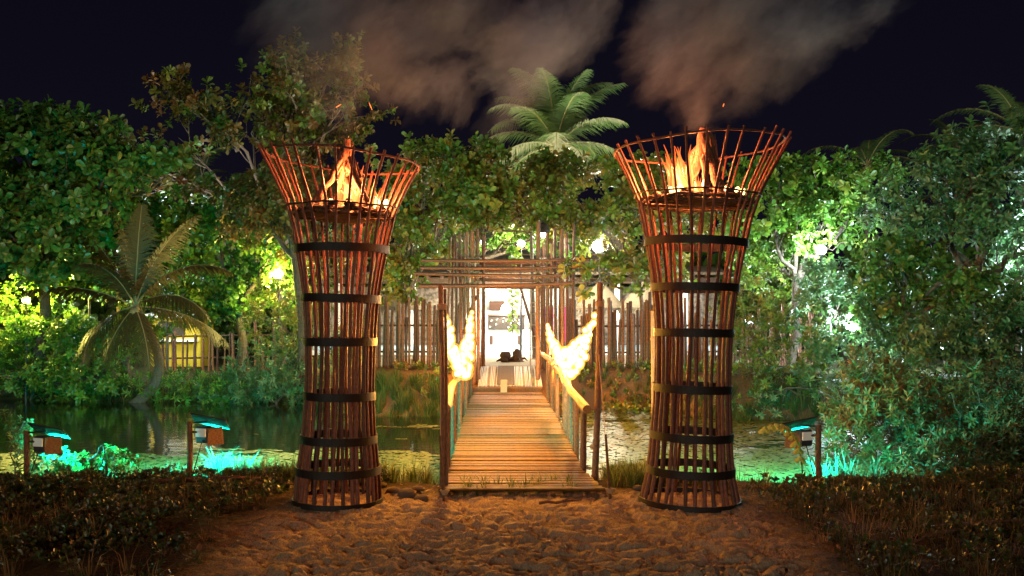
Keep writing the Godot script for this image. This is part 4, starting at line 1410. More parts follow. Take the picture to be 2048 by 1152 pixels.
func lamps() -> void:
	string_lights(Vector3(-0.66, 1.80, -8.85), Vector3(-0.86, 1.92, -19.1), [0.66, 0.78, 0.88], "warm string lights sagging from left pole to left gate post")
	string_lights(Vector3(0.905, 1.78, -9.65), Vector3(0.76, 1.62, -19.1), [0.5, 0.64, 0.76], "warm string lights sagging from right pole to right gate post")
	flood(Vector3(-5.1, 0, -9.45), 0.50, 1.0, Vector3(0.45, -0.16, -0.85), "teal floodlight under wooden hood, leftmost by the pond")
	flood(Vector3(-3.37, 0, -9.4), 0.58, 1.0, Vector3(0.08, -0.16, -0.95), "teal floodlight under wooden hood, between left tower and leftmost floodlight")
	flood(Vector3(3.22, 0, -9.45), 0.60, -1.0, Vector3(0.12, -0.16, -0.95), "teal floodlight under wooden hood right of the right tower")
	var g := "lamps shining through the trees"
	globe_lamp("blinding white lamp above the fence just right of the gate", at(1200, 490, 25.5), 0.24, M.lamp_white, Color(1, 0.98, 0.88), 50.0, g)
	globe_lamp("white lamp among yellow lit leaves above the gate opening", at(1042, 487, 26.0), 0.12, M.lamp_white, Color(1.0, 0.95, 0.7), 17.0, g)
	globe_lamp("small white lamp among the left gate poles", at(966, 484, 22.5), 0.07, M.lamp_white, Color(1, 0.95, 0.85), 3.0, g)
	globe_lamp("cool white lamp in the bushes right of right tower", at(1642, 500, 20.0), 0.12, M.lamp_cool, Color(0.86, 0.96, 1.0), 20.0, g)
	globe_lamp("cool white lamp at far right edge behind leaves", at(2046, 502, 17.5), 0.12, M.lamp_cool, Color(0.84, 0.94, 1.0), 26.0, g)
	globe_lamp("warm yellow lamp in the leaves left of left tower", at(556, 548, 21.5), 0.13, M.lamp_warm, Color(1.0, 0.92, 0.5), 30.0, g)
	globe_lamp("yellow lamp low in the bushes at far left", at(52, 600, 20.7), 0.09, M.lamp_warm, Color(1.0, 0.93, 0.42), 34.0, g)
	globe_lamp("small white lamp high in the bushes at far left", at(178, 556, 22.0), 0.06, M.lamp_cool, Color(0.85, 0.93, 1.0), 14.0, g)
	globe_lamp("small white lamp behind the young palm's crown", at(335, 500, 23.5), 0.09, M.lamp_cool, Color(0.85, 0.93, 1.0), 22.0, g)
	globe_lamp("lamp beside the yellow kiosk behind the stick fence", at(420, 620, 25.6), 0.12, M.lamp_warm, Color(1.0, 0.93, 0.6), 3.0, g)
	globe_lamp("cool lamp low behind the bushes right of the right tower", at(1500, 640, 22.5), 0.12, M.lamp_cool, Color(0.95, 0.95, 1.0), 30.0, g)
	globe_lamp("cool lamp inside the pale bush right of the right tower", at(1705, 655, 18.3), 0.08, M.lamp_cool, Color(0.85, 0.96, 1.0), 22.0, g)
	globe_lamp("cool lamp low between the bushes at the right", at(1890, 690, 19.0), 0.1, M.lamp_cool, Color(0.85, 0.96, 1.0), 12.0, g)

func greenery() -> void:
	var big := sprig(9, 0, 0.34, 0.15)
	var mid := sprig(9, 1, 0.24, 0.2)
	var fine := sprig(12, 1, 0.16, 0.1)
	var lg: Material = M.leaf
	var lf: Material = M.leaf_fine
	var left := "broad leaved trees along the left bank"
	tree("broadleaf_tree", "tall dark broad-leaved tree at the far left edge", "tree", left, at(70, 760, 21.4), [[50, 300, 130, 90, 18.5], [165, 290, 85, 70, 18.0], [100, 400, 150, 80, 18.5], [225, 330, 90, 40, 18.0], [310, 318, 70, 16, 18.0], [30, 480, 120, 90, 18.0]], big, lg, DARKG, 0.3, 26, {"trunk": 0.16})
	tree("broadleaf_tree", "mid-height green tree behind the young palm", "tree", left, at(250, 760, 21.5), [[200, 430, 120, 70, 20.5], [330, 470, 110, 80, 21.5], [250, 520, 110, 80, 21.5], [130, 520, 110, 60, 20.8]], big, lg, GREEN, 0.27, 24, {"trunk": 0.14})
	tree("broadleaf_tree", "lush green tree between the young palm and left tower", "tree", left, at(480, 750, 22.0), [[440, 470, 90, 90, 22.0], [500, 560, 110, 80, 22.5], [420, 590, 100, 60, 22.5], [560, 460, 90, 80, 21.5]], big, lg, GREEN, 0.26, 24, {"trunk": 0.13})
	tree("broadleaf_tree", "brownish leaved tree close behind the left tower basket", "tree", left, at(600, 760, 20.0), [[500, 420, 80, 70, 20.5], [590, 380, 90, 60, 20.5], [640, 470, 100, 80, 20.5], [560, 440, 70, 60, 19.8]], mid, lg, BROWN, 0.26, 20, {"trunk": 0.12})
	var lb := "bushes along the left pond bank"
	tree("bush", "yellow lit bush at the far left of the pond bank", "bush", lb, at(60, 800, 20.8), [[40, 640, 110, 80, 20.8], [120, 690, 100, 70, 20.8], [30, 750, 110, 60, 20.6], [150, 760, 80, 50, 20.4]], mid, lg, GREEN, 0.22, 30, {"trunk": 0.05})
	tree("bush", "bush right behind the young palm's trunk", "bush", lb, at(210, 780, 21.0), [[200, 690, 110, 60, 20.8], [290, 640, 80, 60, 21.5], [170, 760, 90, 40, 20.5]], mid, lg, GREEN, 0.22, 26, {"trunk": 0.05})
	tree("bush", "low shrub on the bank below the stick fence", "bush", lb, at(370, 790, 20.5), [[330, 770, 80, 34, 20.3], [430, 778, 70, 28, 20.0]], fine, lf, GREEN, 0.2, 30, {"trunk": 0.03})
	tree("bush", "teal lit fine-leaved shrub on the bank left of left tower", "bush", lb, at(560, 800, 19.9), [[540, 740, 90, 60, 20.0], [610, 760, 80, 55, 19.6], [470, 780, 70, 40, 20.0]], fine, lf, COOLG, 0.19, 34, {"trunk": 0.04})
	tree("bush", "tall fine-leaved olive shrub behind the left tower", "bush", lb, at(600, 770, 20.7), [[560, 640, 80, 90, 20.8], [640, 640, 70, 100, 20.6], [690, 690, 50, 80, 20.4]], fine, lf, OLIVE, 0.19, 26, {"trunk": 0.05})
	var ct := "trees whose leaves hang over the gate"
	tree("almond_tree", "olive leaved tree spreading between left tower and gate", "tree", ct, at(800, 740, 21.3), [[900, 330, 70, 45, 21.8], [850, 395, 90, 60, 21.2], [800, 490, 70, 70, 20.8], [880, 470, 60, 45, 21.6], [790, 400, 60, 70, 21.5], [790, 575, 45, 40, 21.3], [840, 310, 40, 24, 22.2]], big, lg, ALMOND, 0.27, 24, {"trunk": 0.08, "twigs": 9, "bark": M.bark_pale})
	tree("almond_tree", "olive leaved tree roofing over the gate crossbars", "tree", ct, at(905, 740, 21.8), [[960, 395, 80, 50, 20.8], [1060, 405, 90, 45, 21.8], [1010, 360, 70, 30, 21.2], [1140, 415, 80, 50, 20.6], [960, 320, 55, 40, 22.0], [1100, 360, 80, 36, 22.5], [1000, 450, 60, 26, 20.3, 0.7], [1100, 455, 60, 24, 20.4, 0.7], [905, 300, 34, 20, 22.0], [1115, 330, 60, 30, 22.6]], big, lg, ALMOND, 0.27, 26, {"trunk": 0.07, "twigs": 9, "bark": M.bark_pale})
	tree("almond_tree", "leafy tree between the gate and right tower with hanging branches", "tree", ct, at(1290, 740, 21.3), [[1230, 375, 70, 50, 21.6], [1190, 440, 70, 40, 20.4], [1300, 430, 70, 70, 21.2], [1260, 540, 60, 40, 20.8], [1160, 555, 45, 35, 19.0, 0.7], [1330, 540, 50, 50, 21.0], [1300, 350, 60, 40, 21.5], [1395, 430, 70, 60, 21.8], [1205, 488, 50, 40, 24.3, 0.35]], big, lg, ALMOND, 0.27, 24, {"trunk": 0.06, "twigs": 9, "bark": M.bark_pale})
	tree("almond_tree", "bright green tree lit from behind at the terrace", "tree", ct, at(905, 740, 27.5), [[1000, 440, 60, 50, 27.5], [940, 470, 60, 50, 27.5], [1130, 480, 50, 40, 28.0], [1060, 440, 60, 30, 28.0], [1038, 486, 44, 34, 25.2, 0.45]], big, lg, GREEN, 0.3, 14, {"trunk": 0.1})
	var rt := "broad leaved trees along the right bank"
	tree("broadleaf_tree", "green tree just right of the right tower basket", "tree", rt, at(1580, 740, 20.8), [[1560, 370, 100, 55, 21.0], [1660, 370, 110, 60, 20.8], [1540, 450, 90, 70, 20.8], [1640, 450, 110, 60, 21.0], [1750, 350, 60, 40, 20.8], [1560, 530, 90, 60, 21.4]], big, lg, GREEN, 0.26, 26, {"trunk": 0.12})
	tree("broadleaf_tree", "tall dark tree at the upper right edge", "tree", rt, at(1960, 760, 17.0), [[1930, 320, 90, 70, 17.0], [2030, 290, 90, 90, 17.0], [1860, 390, 100, 70, 17.3], [1980, 420, 130, 80, 16.8], [1800, 430, 70, 70, 17.6], [2060, 500, 80, 90, 16.8]], mid, lg, COOLG, 0.26, 28, {"trunk": 0.14})
	tree("broadleaf_tree", "dense shadowed tree in front of the cool right lamp", "tree", rt, at(1790, 790, 17.2), [[1800, 520, 90, 50, 17.4], [1890, 560, 100, 60, 17.0], [1780, 600, 90, 60, 17.6], [1960, 600, 90, 60, 16.6]], big, lg, DARKG, 0.24, 24, {"trunk": 0.1})
	var rb := "bushes along the right pond bank"
	tree("bush", "olive fine-leaved shrub hugging the right tower's right side", "bush", rb, at(1510, 800, 18.2), [[1500, 630, 80, 90, 18.6], [1580, 660, 80, 90, 18.4], [1500, 740, 80, 80, 17.8], [1590, 740, 80, 70, 17.8]], fine, lf, OLIVE, 0.19, 30, {"trunk": 0.05})
	tree("bush", "teal lit low shrub at the waterline right of right tower", "bush", rb, at(1560, 820, 17.0), [[1510, 800, 70, 50, 16.9], [1600, 790, 90, 60, 16.9], [1690, 800, 70, 50, 16.7]], fine, lf, COOLG, 0.18, 34, {"trunk": 0.03})
	tree("bush", "pale cool-lit bush below the right lamp", "bush", rb, at(1700, 800, 17.4), [[1680, 620, 90, 70, 18.0], [1720, 700, 110, 80, 17.4], [1650, 560, 60, 50, 19.0], [1780, 760, 90, 60, 17.0]], mid, lg, COOLG, 0.21, 26, {"trunk": 0.05})
	tree("bush", "thick bush at the right edge lit cool green", "bush", rb, at(1930, 810, 15.8), [[1880, 680, 100, 70, 16.0], [1990, 690, 100, 80, 15.6], [2050, 620, 60, 70, 15.8], [1900, 760, 110, 50, 15.4], [2020, 770, 100, 50, 15.2]], mid, lg, COOLG, 0.21, 28, {"trunk": 0.05})
	var nb := "brown shrubs on the near right shore"
	tree("shrub", "rusty brown shrub leaning over the pond at the right", "shrub", nb, at(1740, 930, 12.6), [[1720, 800, 90, 70, 12.8], [1780, 860, 100, 70, 12.2], [1710, 745, 70, 45, 13.0], [1830, 790, 90, 70, 12.8], [1680, 880, 50, 40, 11.8, 0.6]], fine, lf, BROWN, 0.17, 60, {"trunk": 0.03, "deep": 0.6})
	tree("shrub", "dark tangled shrub filling the right edge near the shore", "shrub", nb, at(1950, 940, 11.6), [[1900, 860, 110, 80, 11.8], [2000, 820, 100, 100, 11.5], [1950, 920, 130, 60, 10.8], [2060, 880, 80, 80, 11.0], [1850, 930, 90, 40, 10.4]], fine, lf, [Color(0.05, 0.05, 0.014), Color(0.07, 0.055, 0.018), Color(0.035, 0.055, 0.014)], 0.16, 60, {"trunk": 0.03, "deep": 0.6})
	tree("shrub", "teal lit leafy shrub beside the leftmost floodlight", "shrub", "", at(20, 930, 10.3), [[15, 880, 50, 50, 10.4], [90, 930, 50, 26, 9.9]], mid, lg, COOLG, 0.12, 50, {"trunk": 0.015, "deep": 0.35})
	tree("shrub", "small dark shrub between the two left floodlights", "shrub", "", at(215, 950, 9.6), [[215, 925, 70, 26, 9.7], [170, 940, 50, 20, 9.5]], mid, lg, DARKG, 0.11, 50, {"trunk": 0.012, "deep": 0.3})
	# the dry tree behind
	rng.seed = 77
	var t := thing("dry_tree", "tall half-bare brownish tree behind the left tower", "tree", Vector3(-7.0, 0.3, -27.0))
	var st := new_st()
	var tips := []
	limb(st, Vector3(0, -0.2, 0), Vector3(0.2, 4.4, 0), 0.22, 0.18, 0.04)
	part("trunk", st.commit(), M.bark_pale, t)
	st = new_st()
	for b in [[-0.9, 0.35, 4.2], [-0.75, 0.6, 4.4], [-0.55, 0.8, 4.4], [-0.3, 1.0, 4.3], [0.0, 1.0, 4.6], [0.25, 1.0, 4.4], [0.5, 0.8, 4.2], [0.75, 0.6, 3.8], [-1.0, 0.22, 4.0], [0.9, 0.3, 2.8], [0.1, 0.9, 3.4], [-0.4, 0.7, 3.2]]:
		branchy(st, tips, Vector3(0.15, rf(3.3, 4.8), 0), Vector3(b[0], b[1], rf(-0.4, 0.4)).normalized(), b[2] * 0.64, 0.075, 3)
	part("branches", st.commit(), M.bark_pale, t)
	var xs := []
	for tp in tips:
		if tp[0].x < -2.0 and rng.randf() < 0.6: continue
		for k in rng.randi_range(3, 6):
			var up: Vector3 = (tp[1] + Vector3(rf(-0.7, 0.7), rf(-0.2, 0.8), rf(-0.7, 0.7))).normalized()
			var side := up.cross(Vector3(rng.randfn(), rng.randfn(), rng.randfn())).normalized()
			var s := 0.34 * rf(0.7, 1.2)
			xs.append(Transform3D(Basis(side * s, up * s, side.cross(up) * s), tp[0] - tp[1] * rf(0.0, 0.5) + Vector3(rf(-0.3, 0.3), rf(-0.25, 0.25), rf(-0.3, 0.3))))
	many("crown", big, lg, xs, tints(xs.size(), BROWN + BROWN + OLIVE), t)
	# far dark tree mass closing the horizon
	var fx := []
	for k in 5200:
		var x := rf(-60, 60)
		var y := pow(rng.randf(), 0.8) * (4.2 + 1.6 * n_soft.get_noise_2d(x * 6.0, 3.0))
		var up := Vector3(rf(-1, 1), rf(0, 1), rf(-1, 1)).normalized()
		var side := up.cross(Vector3(rng.randfn(), rng.randfn(), rng.randfn())).normalized()
		var s := rf(0.9, 1.7)
		fx.append(Transform3D(Basis(side * s, up * s, side.cross(up) * s), Vector3(x, 0.4 + y, -44.0 - rf(0, 4))))
	tag(many("woodland", big, lg, fx, tints(fx.size(), DARKG), self), "dark belt of woodland closing the view behind the terrace", "woodland", "", "stuff")

func palms() -> void:
	var fr := []
	for k in 26:
		fr.append([lerpf(88, 55, k / 12.0) if k < 13 else lerpf(50, -5, (k - 13) / 12.0), k * 137.5, rf(2.6, 3.1) if k < 13 else rf(2.3, 2.7), rf(60, 95), 0.85, 0.75])
	palm("coconut palm rising behind the canopy above the gate", at(1112, 292, 28.0), Vector3(1.5, 0.6, -28), fr, 0.14, M.frond_pale, M.rachis, Vector3(0.2, 0, 0))
	# [rise, turn, length, droop, leaflet length, hang]
	palm("young coconut palm with brown hanging fronds on the left bank", at(270, 612, 19.4), Vector3(-9.0, ground_y(-9.0, 20.4) - 0.15, -20.4),
		[[64, 178, 2.34, 20, 0.76, 0.7], [84, 170, 2.52, 12, 0.83, 0.9], [70, 10, 2.46, 40, 0.76, 0.8], [56, 350, 2.34, 85, 0.68, 0.9], [25, 20, 2.11, 80, 0.68, 1.2], [-4, 345, 2.11, 45, 0.68, 1.2], [-38, 50, 1.64, 40, 0.68, 1.2], [-14, 190, 1.87, 75, 0.68, 1.2], [26, 172, 2.34, 45, 0.68, 1.0], [48, 100, 2.11, 60, 0.68, 0.7], [-45, 120, 1.40, 30, 0.62, 1.2], [40, 250, 1.87, 60, 0.68, 0.8], [76, 60, 2.34, 30, 0.68, 0.8]],
		0.1, M.frond_dry, M.rachis_dry, Vector3(0.75, -0.25, 0))
	fr = []
	for k in 12:
		fr.append([lerpf(75, 5, k / 11.0), k * 137.5 + 20, rf(2.6, 3.2), rf(70, 100), 0.6])
	palm("faint distant palm above the dry bank trees at left", at(370, 400, 33.0), Vector3(-12, 0.5, -33), fr, 0.12, M.frond_pale, M.rachis)
	palm("second faint palm close behind the dry tree", at(480, 420, 34.0), Vector3(-10.2, 0.5, -34), fr.slice(0, 9), 0.12, M.frond_pale, M.rachis)
	palm("dim palm standing against the sky at right", at(1915, 300, 46.0), Vector3(22.8, 0.5, -46), fr.slice(1, 11), 0.12, M.frond_pale, M.rachis)
	palm("yellow-green palm at the top right edge", at(2040, 262, 31.0), Vector3(17.5, 0.5, -31), fr.slice(0, 10), 0.12, M.frond, M.rachis)
	palm("ghostly low palm between right tower and the right edge", at(1735, 330, 38.0), Vector3(15, 0.5, -38), fr.slice(2, 12), 0.12, M.frond_pale, M.rachis)
	palm("small palm with yellow lit fan leaves hanging over the terrace", at(1062, 440, 24.6), Vector3(0.62, 0.6, -24.9), [[10, 200, 0.9, 90, 0.35], [20, 100, 0.9, 100, 0.35], [5, 60, 0.8, 85, 0.3], [0, 120, 0.9, 80, 0.35], [30, 330, 0.9, 100, 0.3]], 0.05, M.frond, M.rachis)

func ground_plants() -> void:
	var gt := tuft(16, 0.42, 0.9, 0.006)
	var gl := tuft(22, 0.7, 1.0, 0.008)
	var dry := tuft(12, 0.3, 1.2, 0.004)
	var put := func(n: int, f: Callable, smin: float, smax: float) -> Array:
		var xs := []
		for k in n:
			var p: Array = f.call()
			var y := ground_y(p[0], p[1])
			if p.size() > 2 and not p[2]: continue
			var s := rf(smin, smax)
			xs.append(Transform3D(Basis(Vector3.UP, rf(0, TAU)).scaled(Vector3(s, s, s)), Vector3(p[0], y - 0.02, -p[1])))
		return xs
	var G := [Color(0.06, 0.1, 0.025), Color(0.085, 0.12, 0.03), Color(0.12, 0.12, 0.04)]
	var D := [Color(0.2, 0.13, 0.06), Color(0.15, 0.1, 0.05), Color(0.1, 0.085, 0.04)]
	var xs: Array = put.call(900, func(): var x := rf(-7, 7.5); return [x, near_shore(x) - rf(0.05, 0.9), absf(x - 0.05) > 0.85], 0.12, 0.34)
	xs += put.call(160, func(): return [rf(-2.9, -0.85), rf(9.1, 9.9)], 0.5, 0.85)
	xs += put.call(120, func(): return [rf(1.0, 1.5), rf(9.0, 9.9)], 0.5, 0.8)
	tag(many("grass", gt, M.grass, xs, tints(xs.size(), G), self), "short grass growing along the near pond shore", "grass", "", "stuff")
	xs = put.call(260, func(): return [rf(-3.1, -1.3), rf(16.5, 18.3)], 0.4, 0.75)
	tag(many("tall_grass", gl, M.grass, xs, tints(xs.size(), G), self), "tall grass clump on the far bank between left tower and bridge", "grass", "", "stuff")
	xs = put.call(420, func(): var x := -10.5 + rf(0, 6.5) if rng.randf() < 0.6 else rf(3.0, 7.0); return [x, far_shore(x) + rf(-0.35, 0.9)], 0.4, 0.9)
	xs += put.call(90, func(): return [rf(1.1, 4.0), rf(18.6, 20.0)], 0.3, 0.6)
	tag(many("bank_grass", gl, M.grass, xs, tints(xs.size(), G), self), "grass fringe along the far pond bank", "grass", "", "stuff")
	xs = put.call(70, func(): return [rf(-4.0, -2.3), rf(9.75, 10.4)], 0.15, 0.36)
	xs += put.call(16, func(): return [rf(-3.3, -2.8), rf(9.8, 10.2)], 0.4, 0.6)
	xs += put.call(80, func(): return [rf(2.2, 4.6), rf(9.7, 10.5)], 0.15, 0.36)
	xs += put.call(34, func(): return [rf(3.3, 3.95), rf(9.6, 10.2)], 0.4, 0.85)
	xs += put.call(40, func(): return [rf(-5.9, -4.4), rf(9.75, 10.3)], 0.15, 0.4)
	tag(many("reeds", gl, M.grass, xs, tints(xs.size(), [Color(0.09, 0.13, 0.07), Color(0.12, 0.15, 0.09)]), self), "teal lit grass tufts round the hooded floodlights", "grass", "", "stuff")
	var bank := sprig(8, 0, 0.3, 0.1, false)
	xs = []
	for k in 900:
		var x := rf(-3.6, -0.9) if rng.randf() < 0.4 else rf(0.95, 5.2)
		var d := rf(17.6, 20.2)
		if n_soft.get_noise_2d(x * 9.0, d * 9.0) < (0.05 if x < 2.2 else -0.25): continue
		var s := rf(0.09, 0.2)
		var up := Vector3(rf(-0.7, 0.7), 1, rf(0, 1.0)).normalized()
		var side := up.cross(Vector3(rng.randfn(), rng.randfn(), rng.randfn())).normalized()
		xs.append(Transform3D(Basis(side * s, up * s, side.cross(up) * s), Vector3(x, maxf(ground_y(x, d), WATER) + 0.02 + rf(0, 0.06), -d)))
	tag(many("bank_creeper", bank, M.leaf, xs, tints(xs.size(), OLIVE + BROWN), self), "low creeper spotting the brown far bank below the fence", "creeper", "", "stuff")
	# weeds growing through the first planks
	xs = []
	for k in 42:
		var x := rf(-0.5, 0.62)
		xs.append(Transform3D(Basis(Vector3.UP, rf(0, TAU)).scaled(Vector3.ONE * rf(0.25, 0.55)), Vector3(x, 0.02, -8.62 - rf(0, 0.55))))
	tag(many("deck_weeds", gt, M.grass, xs, tints(xs.size(), G), self), "thin weeds growing through the first bridge planks", "weeds", "", "stuff")
	# creeping cover, left and right of the sand
	var cov := sprig(8, 0, 0.3, 0.0, false)
	var cx := []
	for k in 17000:
		var d := 5.6 + 3.75 * pow(rng.randf(), 0.85)
		var x := rf(-7.2, 7.2)
		if sand_share(x, d) > rf(0.0, 0.4) * rf(0.0, 1.0) or n_soft.get_noise_2d(x * 14.0, d * 14.0) < rf(-0.35, 0.25): continue
		if absf(x) < 1.2: continue
		var h := maxf(0.0, 0.16 * n_soft.get_noise_2d(x * 9.0 + 60.0, d * 9.0) + 0.05) + 0.12 * sstep(2.3, 4.5, absf(x)) * sstep(7.4, 8.6, d) * (1.0 - sstep(8.7, 9.2, d)) * rf(0, 1)
		var up := Vector3(rf(-0.8, 0.8), 1, rf(-0.5, 1.0)).normalized()
		var side := up.cross(Vector3(rng.randfn(), rng.randfn(), rng.randfn())).normalized()
		var s := rf(0.035, 0.11)
		cx.append(Transform3D(Basis(side * s, up * s, side.cross(up) * s), Vector3(x, ground_y(x, d) + h * rf(0.3, 1.0) + 0.015, -d)))
	tag(many("ground_cover", cov, M.leaf, cx, tints(cx.size(), [Color(0.03, 0.045, 0.01), Color(0.05, 0.05, 0.014), Color(0.04, 0.03, 0.012), Color(0.07, 0.05, 0.02), Color(0.03, 0.05, 0.012)]), self), "dark creeping leaves covering the ground beside the sand", "ground cover", "", "stuff")
	xs = put.call(900, func(): var x := rf(1.9, 7.0) if rng.randf() < 0.75 else rf(-6.5, -1.9); var d := rf(5.6, 9.8); return [x, d, sand_share(x, d) < 0.3], 0.4, 1.0)
	tag(many("dry_grass", dry, M.grass, xs, tints(xs.size(), D), self), "dry brown grass at both sides of the sand", "grass", "", "stuff")
	var fl := new_st()
	leaf(fl, Vector3.ZERO, Vector3.FORWARD, Vector3.UP, 1.0, 0.5, -0.25, 1)
	xs = []
	for k in 420:
		var x := rf(-2.6, 2.6)
		var d := rf(5.9, 9.0)
		if rng.randf() < sand_share(x, d) * 0.75: continue
		var s := rf(0.04, 0.09)
		xs.append(Transform3D((Basis(Vector3.UP, rf(0, TAU)) * Basis(Vector3.RIGHT, rf(-0.3, 0.3))).scaled(Vector3.ONE * s), Vector3(x, ground_y(x, d) + 0.012, -d)))
	tag(many("leaf_litter", fl.commit(), M.leaf_fine, xs, tints(xs.size(), [Color(0.16, 0.09, 0.04), Color(0.1, 0.06, 0.03), Color(0.2, 0.13, 0.05)]), self), "dry fallen leaves scattered over the sand and its edges", "leaf litter", "", "stuff")
	# duckweed on the pond
	var disc := new_st()
	for i in 7:
		var a0 := TAU * i / 7
		var a1 := TAU * (i + 1) / 7
		tri(disc, Vector3.ZERO, Vector3(cos(a0), 0, sin(a0)), Vector3(cos(a1), 0, sin(a1)), Vector3.UP, Vector3.UP, Vector3.UP)
	var dm := disc.commit()
	var wx := []
	for k in 130000:
		var x := rf(-7.0, 8.5)
		var d := 9.8 + 10.0 * pow(rng.randf(), 1.5)
		var v := n_soft.get_noise_2d(x * 4.0, d * 9.0) + 0.35 * n_fine.get_noise_2d(x * 1.5, d * 3.0)
		var th := 0.55
		if x < -0.7: th = lerpf(-0.7, 0.62, sstep(11.7, 13.3, d)) + 0.3 * sstep(-4.2, -5.2, x)
		elif x > 0.9: th = -0.45 + 0.35 * sstep(5.0, 7.0, x)
		else: th = 0.1
		if v < th + rf(-0.06, 0.06): continue
		if d < near_shore(x) - 0.5 or d > far_shore(x): continue
		var s := rf(0.008, 0.045)
		wx.append(Transform3D(Basis(Vector3(rf(-0.06, 0.06), 0, 1).normalized(), rf(-0.07, 0.07)) * Basis.from_scale(Vector3(s, s, s * rf(0.7, 1.0))), Vector3(x, WATER + rf(0.003, 0.012), -d)))
	tag(many("duckweed", dm, M.weed, wx, tints(wx.size(), [Color(0.1, 0.13, 0.03), Color(0.14, 0.14, 0.04), Color(0.075, 0.11, 0.025)]), self), "mats of yellow-green duckweed floating on the pond", "duckweed", "", "stuff")
	# the arching compound leaf by the right floodlight
	var c := thing("leafy_branch", "single arching branch with paired round leaves left of the right floodlight", "branch", Vector3(3.02, 0.0, -9.35))
	var cp := []
	for k in 13:
		var f := k / 12.0
		cp.append(Vector3(-0.40 * f * f - 0.02 * f, 0.64 * sin(f * 1.9) * 1.0, 0.1 * f))
	var rr := []
	for k in 13: rr.append(lerpf(0.008, 0.003, k / 12.0))
	var st := new_st()
	tube(st, cp, rr, 5)
	part("stem", st.commit(), M.bark, c)
	for k in range(3, 13):
		for s in [-1.0, 1.0]:
			st = new_st()
			leaf(st, Vector3.ZERO, Vector3(0.35 * s - 0.2, -0.75 + 0.25 * s, 0.5 * s + 0.2).normalized(), Vector3(0.2, 0.4, 1.0), rf(0.085, 0.11), rf(0.05, 0.065), 0.2, 0)
			part("leaf", st.commit(), M.leaf_olive, c, Transform3D(Basis(), cp[k]))
	# fallen sticks
	var sticks := [[-3.6, 8.75, -2.5, 8.95, 0.03, "thick stick lying in the weeds left of left tower"], [-2.7, 8.6, -2.05, 8.75, 0.015, "thin stick lying against the left tower foot"], [0.25, 8.22, 0.62, 8.05, 0.016, "forked twig on the sand before the bridge"], [2.75, 6.5, 3.35, 6.8, 0.012, "pale stick on the ground at lower right"], [3.3, 7.0, 4.5, 7.25, 0.012, "long thin cane lying at the right edge"], [2.55, 8.0, 2.85, 8.5, 0.01, "short twig leaning in dry grass right of right tower"]]
	for s in sticks:
		var a := Vector3(s[0], ground_y(s[0], s[1]) + s[4] + 0.03, -s[1])
		var b := Vector3(s[2], ground_y(s[2], s[3]) + s[4] + 0.05, -s[3])
		var o := thing("stick", s[5], "stick", a)
		st = new_st()
		limb(st, Vector3.ZERO, b - a, s[4], s[4] * 0.6, 0.05)
		part("wood", st.commit(), M.log_wood, o)
		st = new_st()
		limb(st, (b - a) * 0.55 + Vector3(0, s[4] * 0.3, 0), (b - a) * 0.8 + Vector3(0.05, 0.05, 0.08), s[4] * 0.5, s[4] * 0.2, 0.05)
		part("twig", st.commit(), M.log_wood, o)
	# clods and stones at the foot of the bridge
	for k in 7:
		var x: float = [-1.15, -1.0, -0.92, -1.3, 1.25, -0.85, 1.2][k]
		var d: float = [8.75, 8.6, 8.8, 8.9, 8.9, 8.45, 13.0][k]
		var o := thing("stone", ["dark rounded stone between left tower and bridge", "flat stone nearest the left pole foot", "small stone behind the flat one at the bridge corner", "stone lying closest to the left tower", "stone at the right bridge corner in the grass", "pebble on the sand before the left pole", "dark stone among duckweed right of the bridge"][k], "stone", Vector3(x, ground_y(x, d) if d < 12 else WATER, -d), "stones round the bridge foot")
		st = new_st()
		var r := rf(0.05, 0.09)
		ball(st, Vector3(0, r * 0.3, 0), Vector3(r, r * 0.55, r * 0.8), 10, 7, 0.5)
		part("rock", st.commit(), M.stone, o)

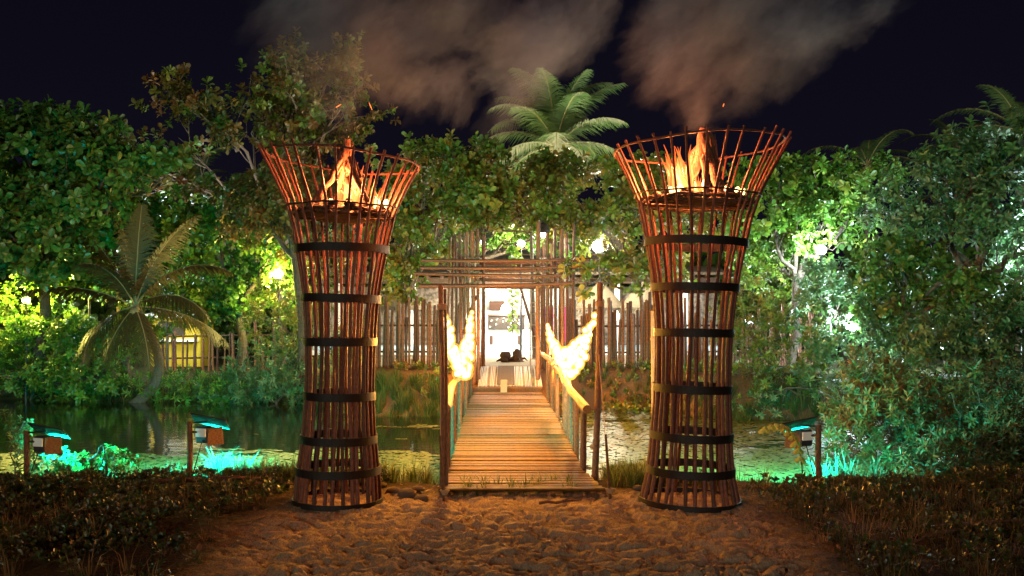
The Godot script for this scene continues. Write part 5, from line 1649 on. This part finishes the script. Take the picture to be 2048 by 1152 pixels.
func smokes() -> void:
	var a := []
	for q in [[692, 262, 22, 8.4, 1.6], [686, 225, 34, 8.5, 1.6], [672, 185, 48, 8.6, 1.4], [655, 140, 66, 8.7, 0.9], [625, 90, 80, 8.9, 1.1], [720, 110, 80, 8.9, 1.2], [770, 120, 66, 9.1, 1.4], [690, 40, 100, 9.2, 1.3], [610, 20, 80, 9.3, 1.2], [800, 170, 46, 9.3, 1.7], [860, 185, 60, 9.6, 2.0], [905, 200, 45, 9.8, 2.0], [840, 50, 90, 9.8, 1.5], [960, 20, 80, 10.2, 1.6], [1000, 90, 70, 10.4, 2.4], [1060, 110, 80, 10.6, 2.6], [1090, 70, 80, 10.7, 2.2], [1040, 180, 50, 10.6, 2.4], [1000, 225, 40, 10.5, 2.2], [1160, 40, 80, 11.0, 1.8]]:
		a.append([at(q[0], q[1], q[3]), Vector3(q[2] * rf(1.7, 2.2), q[2] * rf(1.5, 2.0), q[2] * rf(1.6, 2.2)) * q[3] / 1800.0, q[4]])
	smoke("brown smoke rolling up and to the right from the left fire", a, 0.26)
	a = []
	for q in [[1402, 240, 24, 8.4, 1.0], [1412, 205, 38, 8.5, 1.0], [1400, 165, 56, 8.6, 0.9], [1372, 120, 70, 8.7, 0.9], [1470, 160, 60, 8.8, 1.1], [1530, 135, 60, 8.9, 1.4], [1590, 115, 52, 9.0, 1.7], [1650, 85, 50, 9.2, 2.0], [1700, 55, 44, 9.4, 2.0], [1760, 20, 40, 9.6, 1.8], [1340, 60, 76, 9.0, 1.1], [1440, 70, 86, 9.0, 1.1], [1540, 50, 80, 9.2, 1.3], [1630, 30, 66, 9.4, 1.5], [1320, 150, 36, 9.0, 1.2], [1400, 10, 90, 9.4, 1.1], [1500, 185, 30, 8.8, 1.3], [1560, 170, 28, 8.9, 1.5]]:
		a.append([at(q[0], q[1], q[3]), Vector3(q[2] * rf(1.7, 2.2), q[2] * rf(1.5, 2.0), q[2] * rf(1.6, 2.2)) * q[3] / 1800.0, q[4]])
	smoke("brown smoke drifting up and to the right from the right fire", a, 0.26)
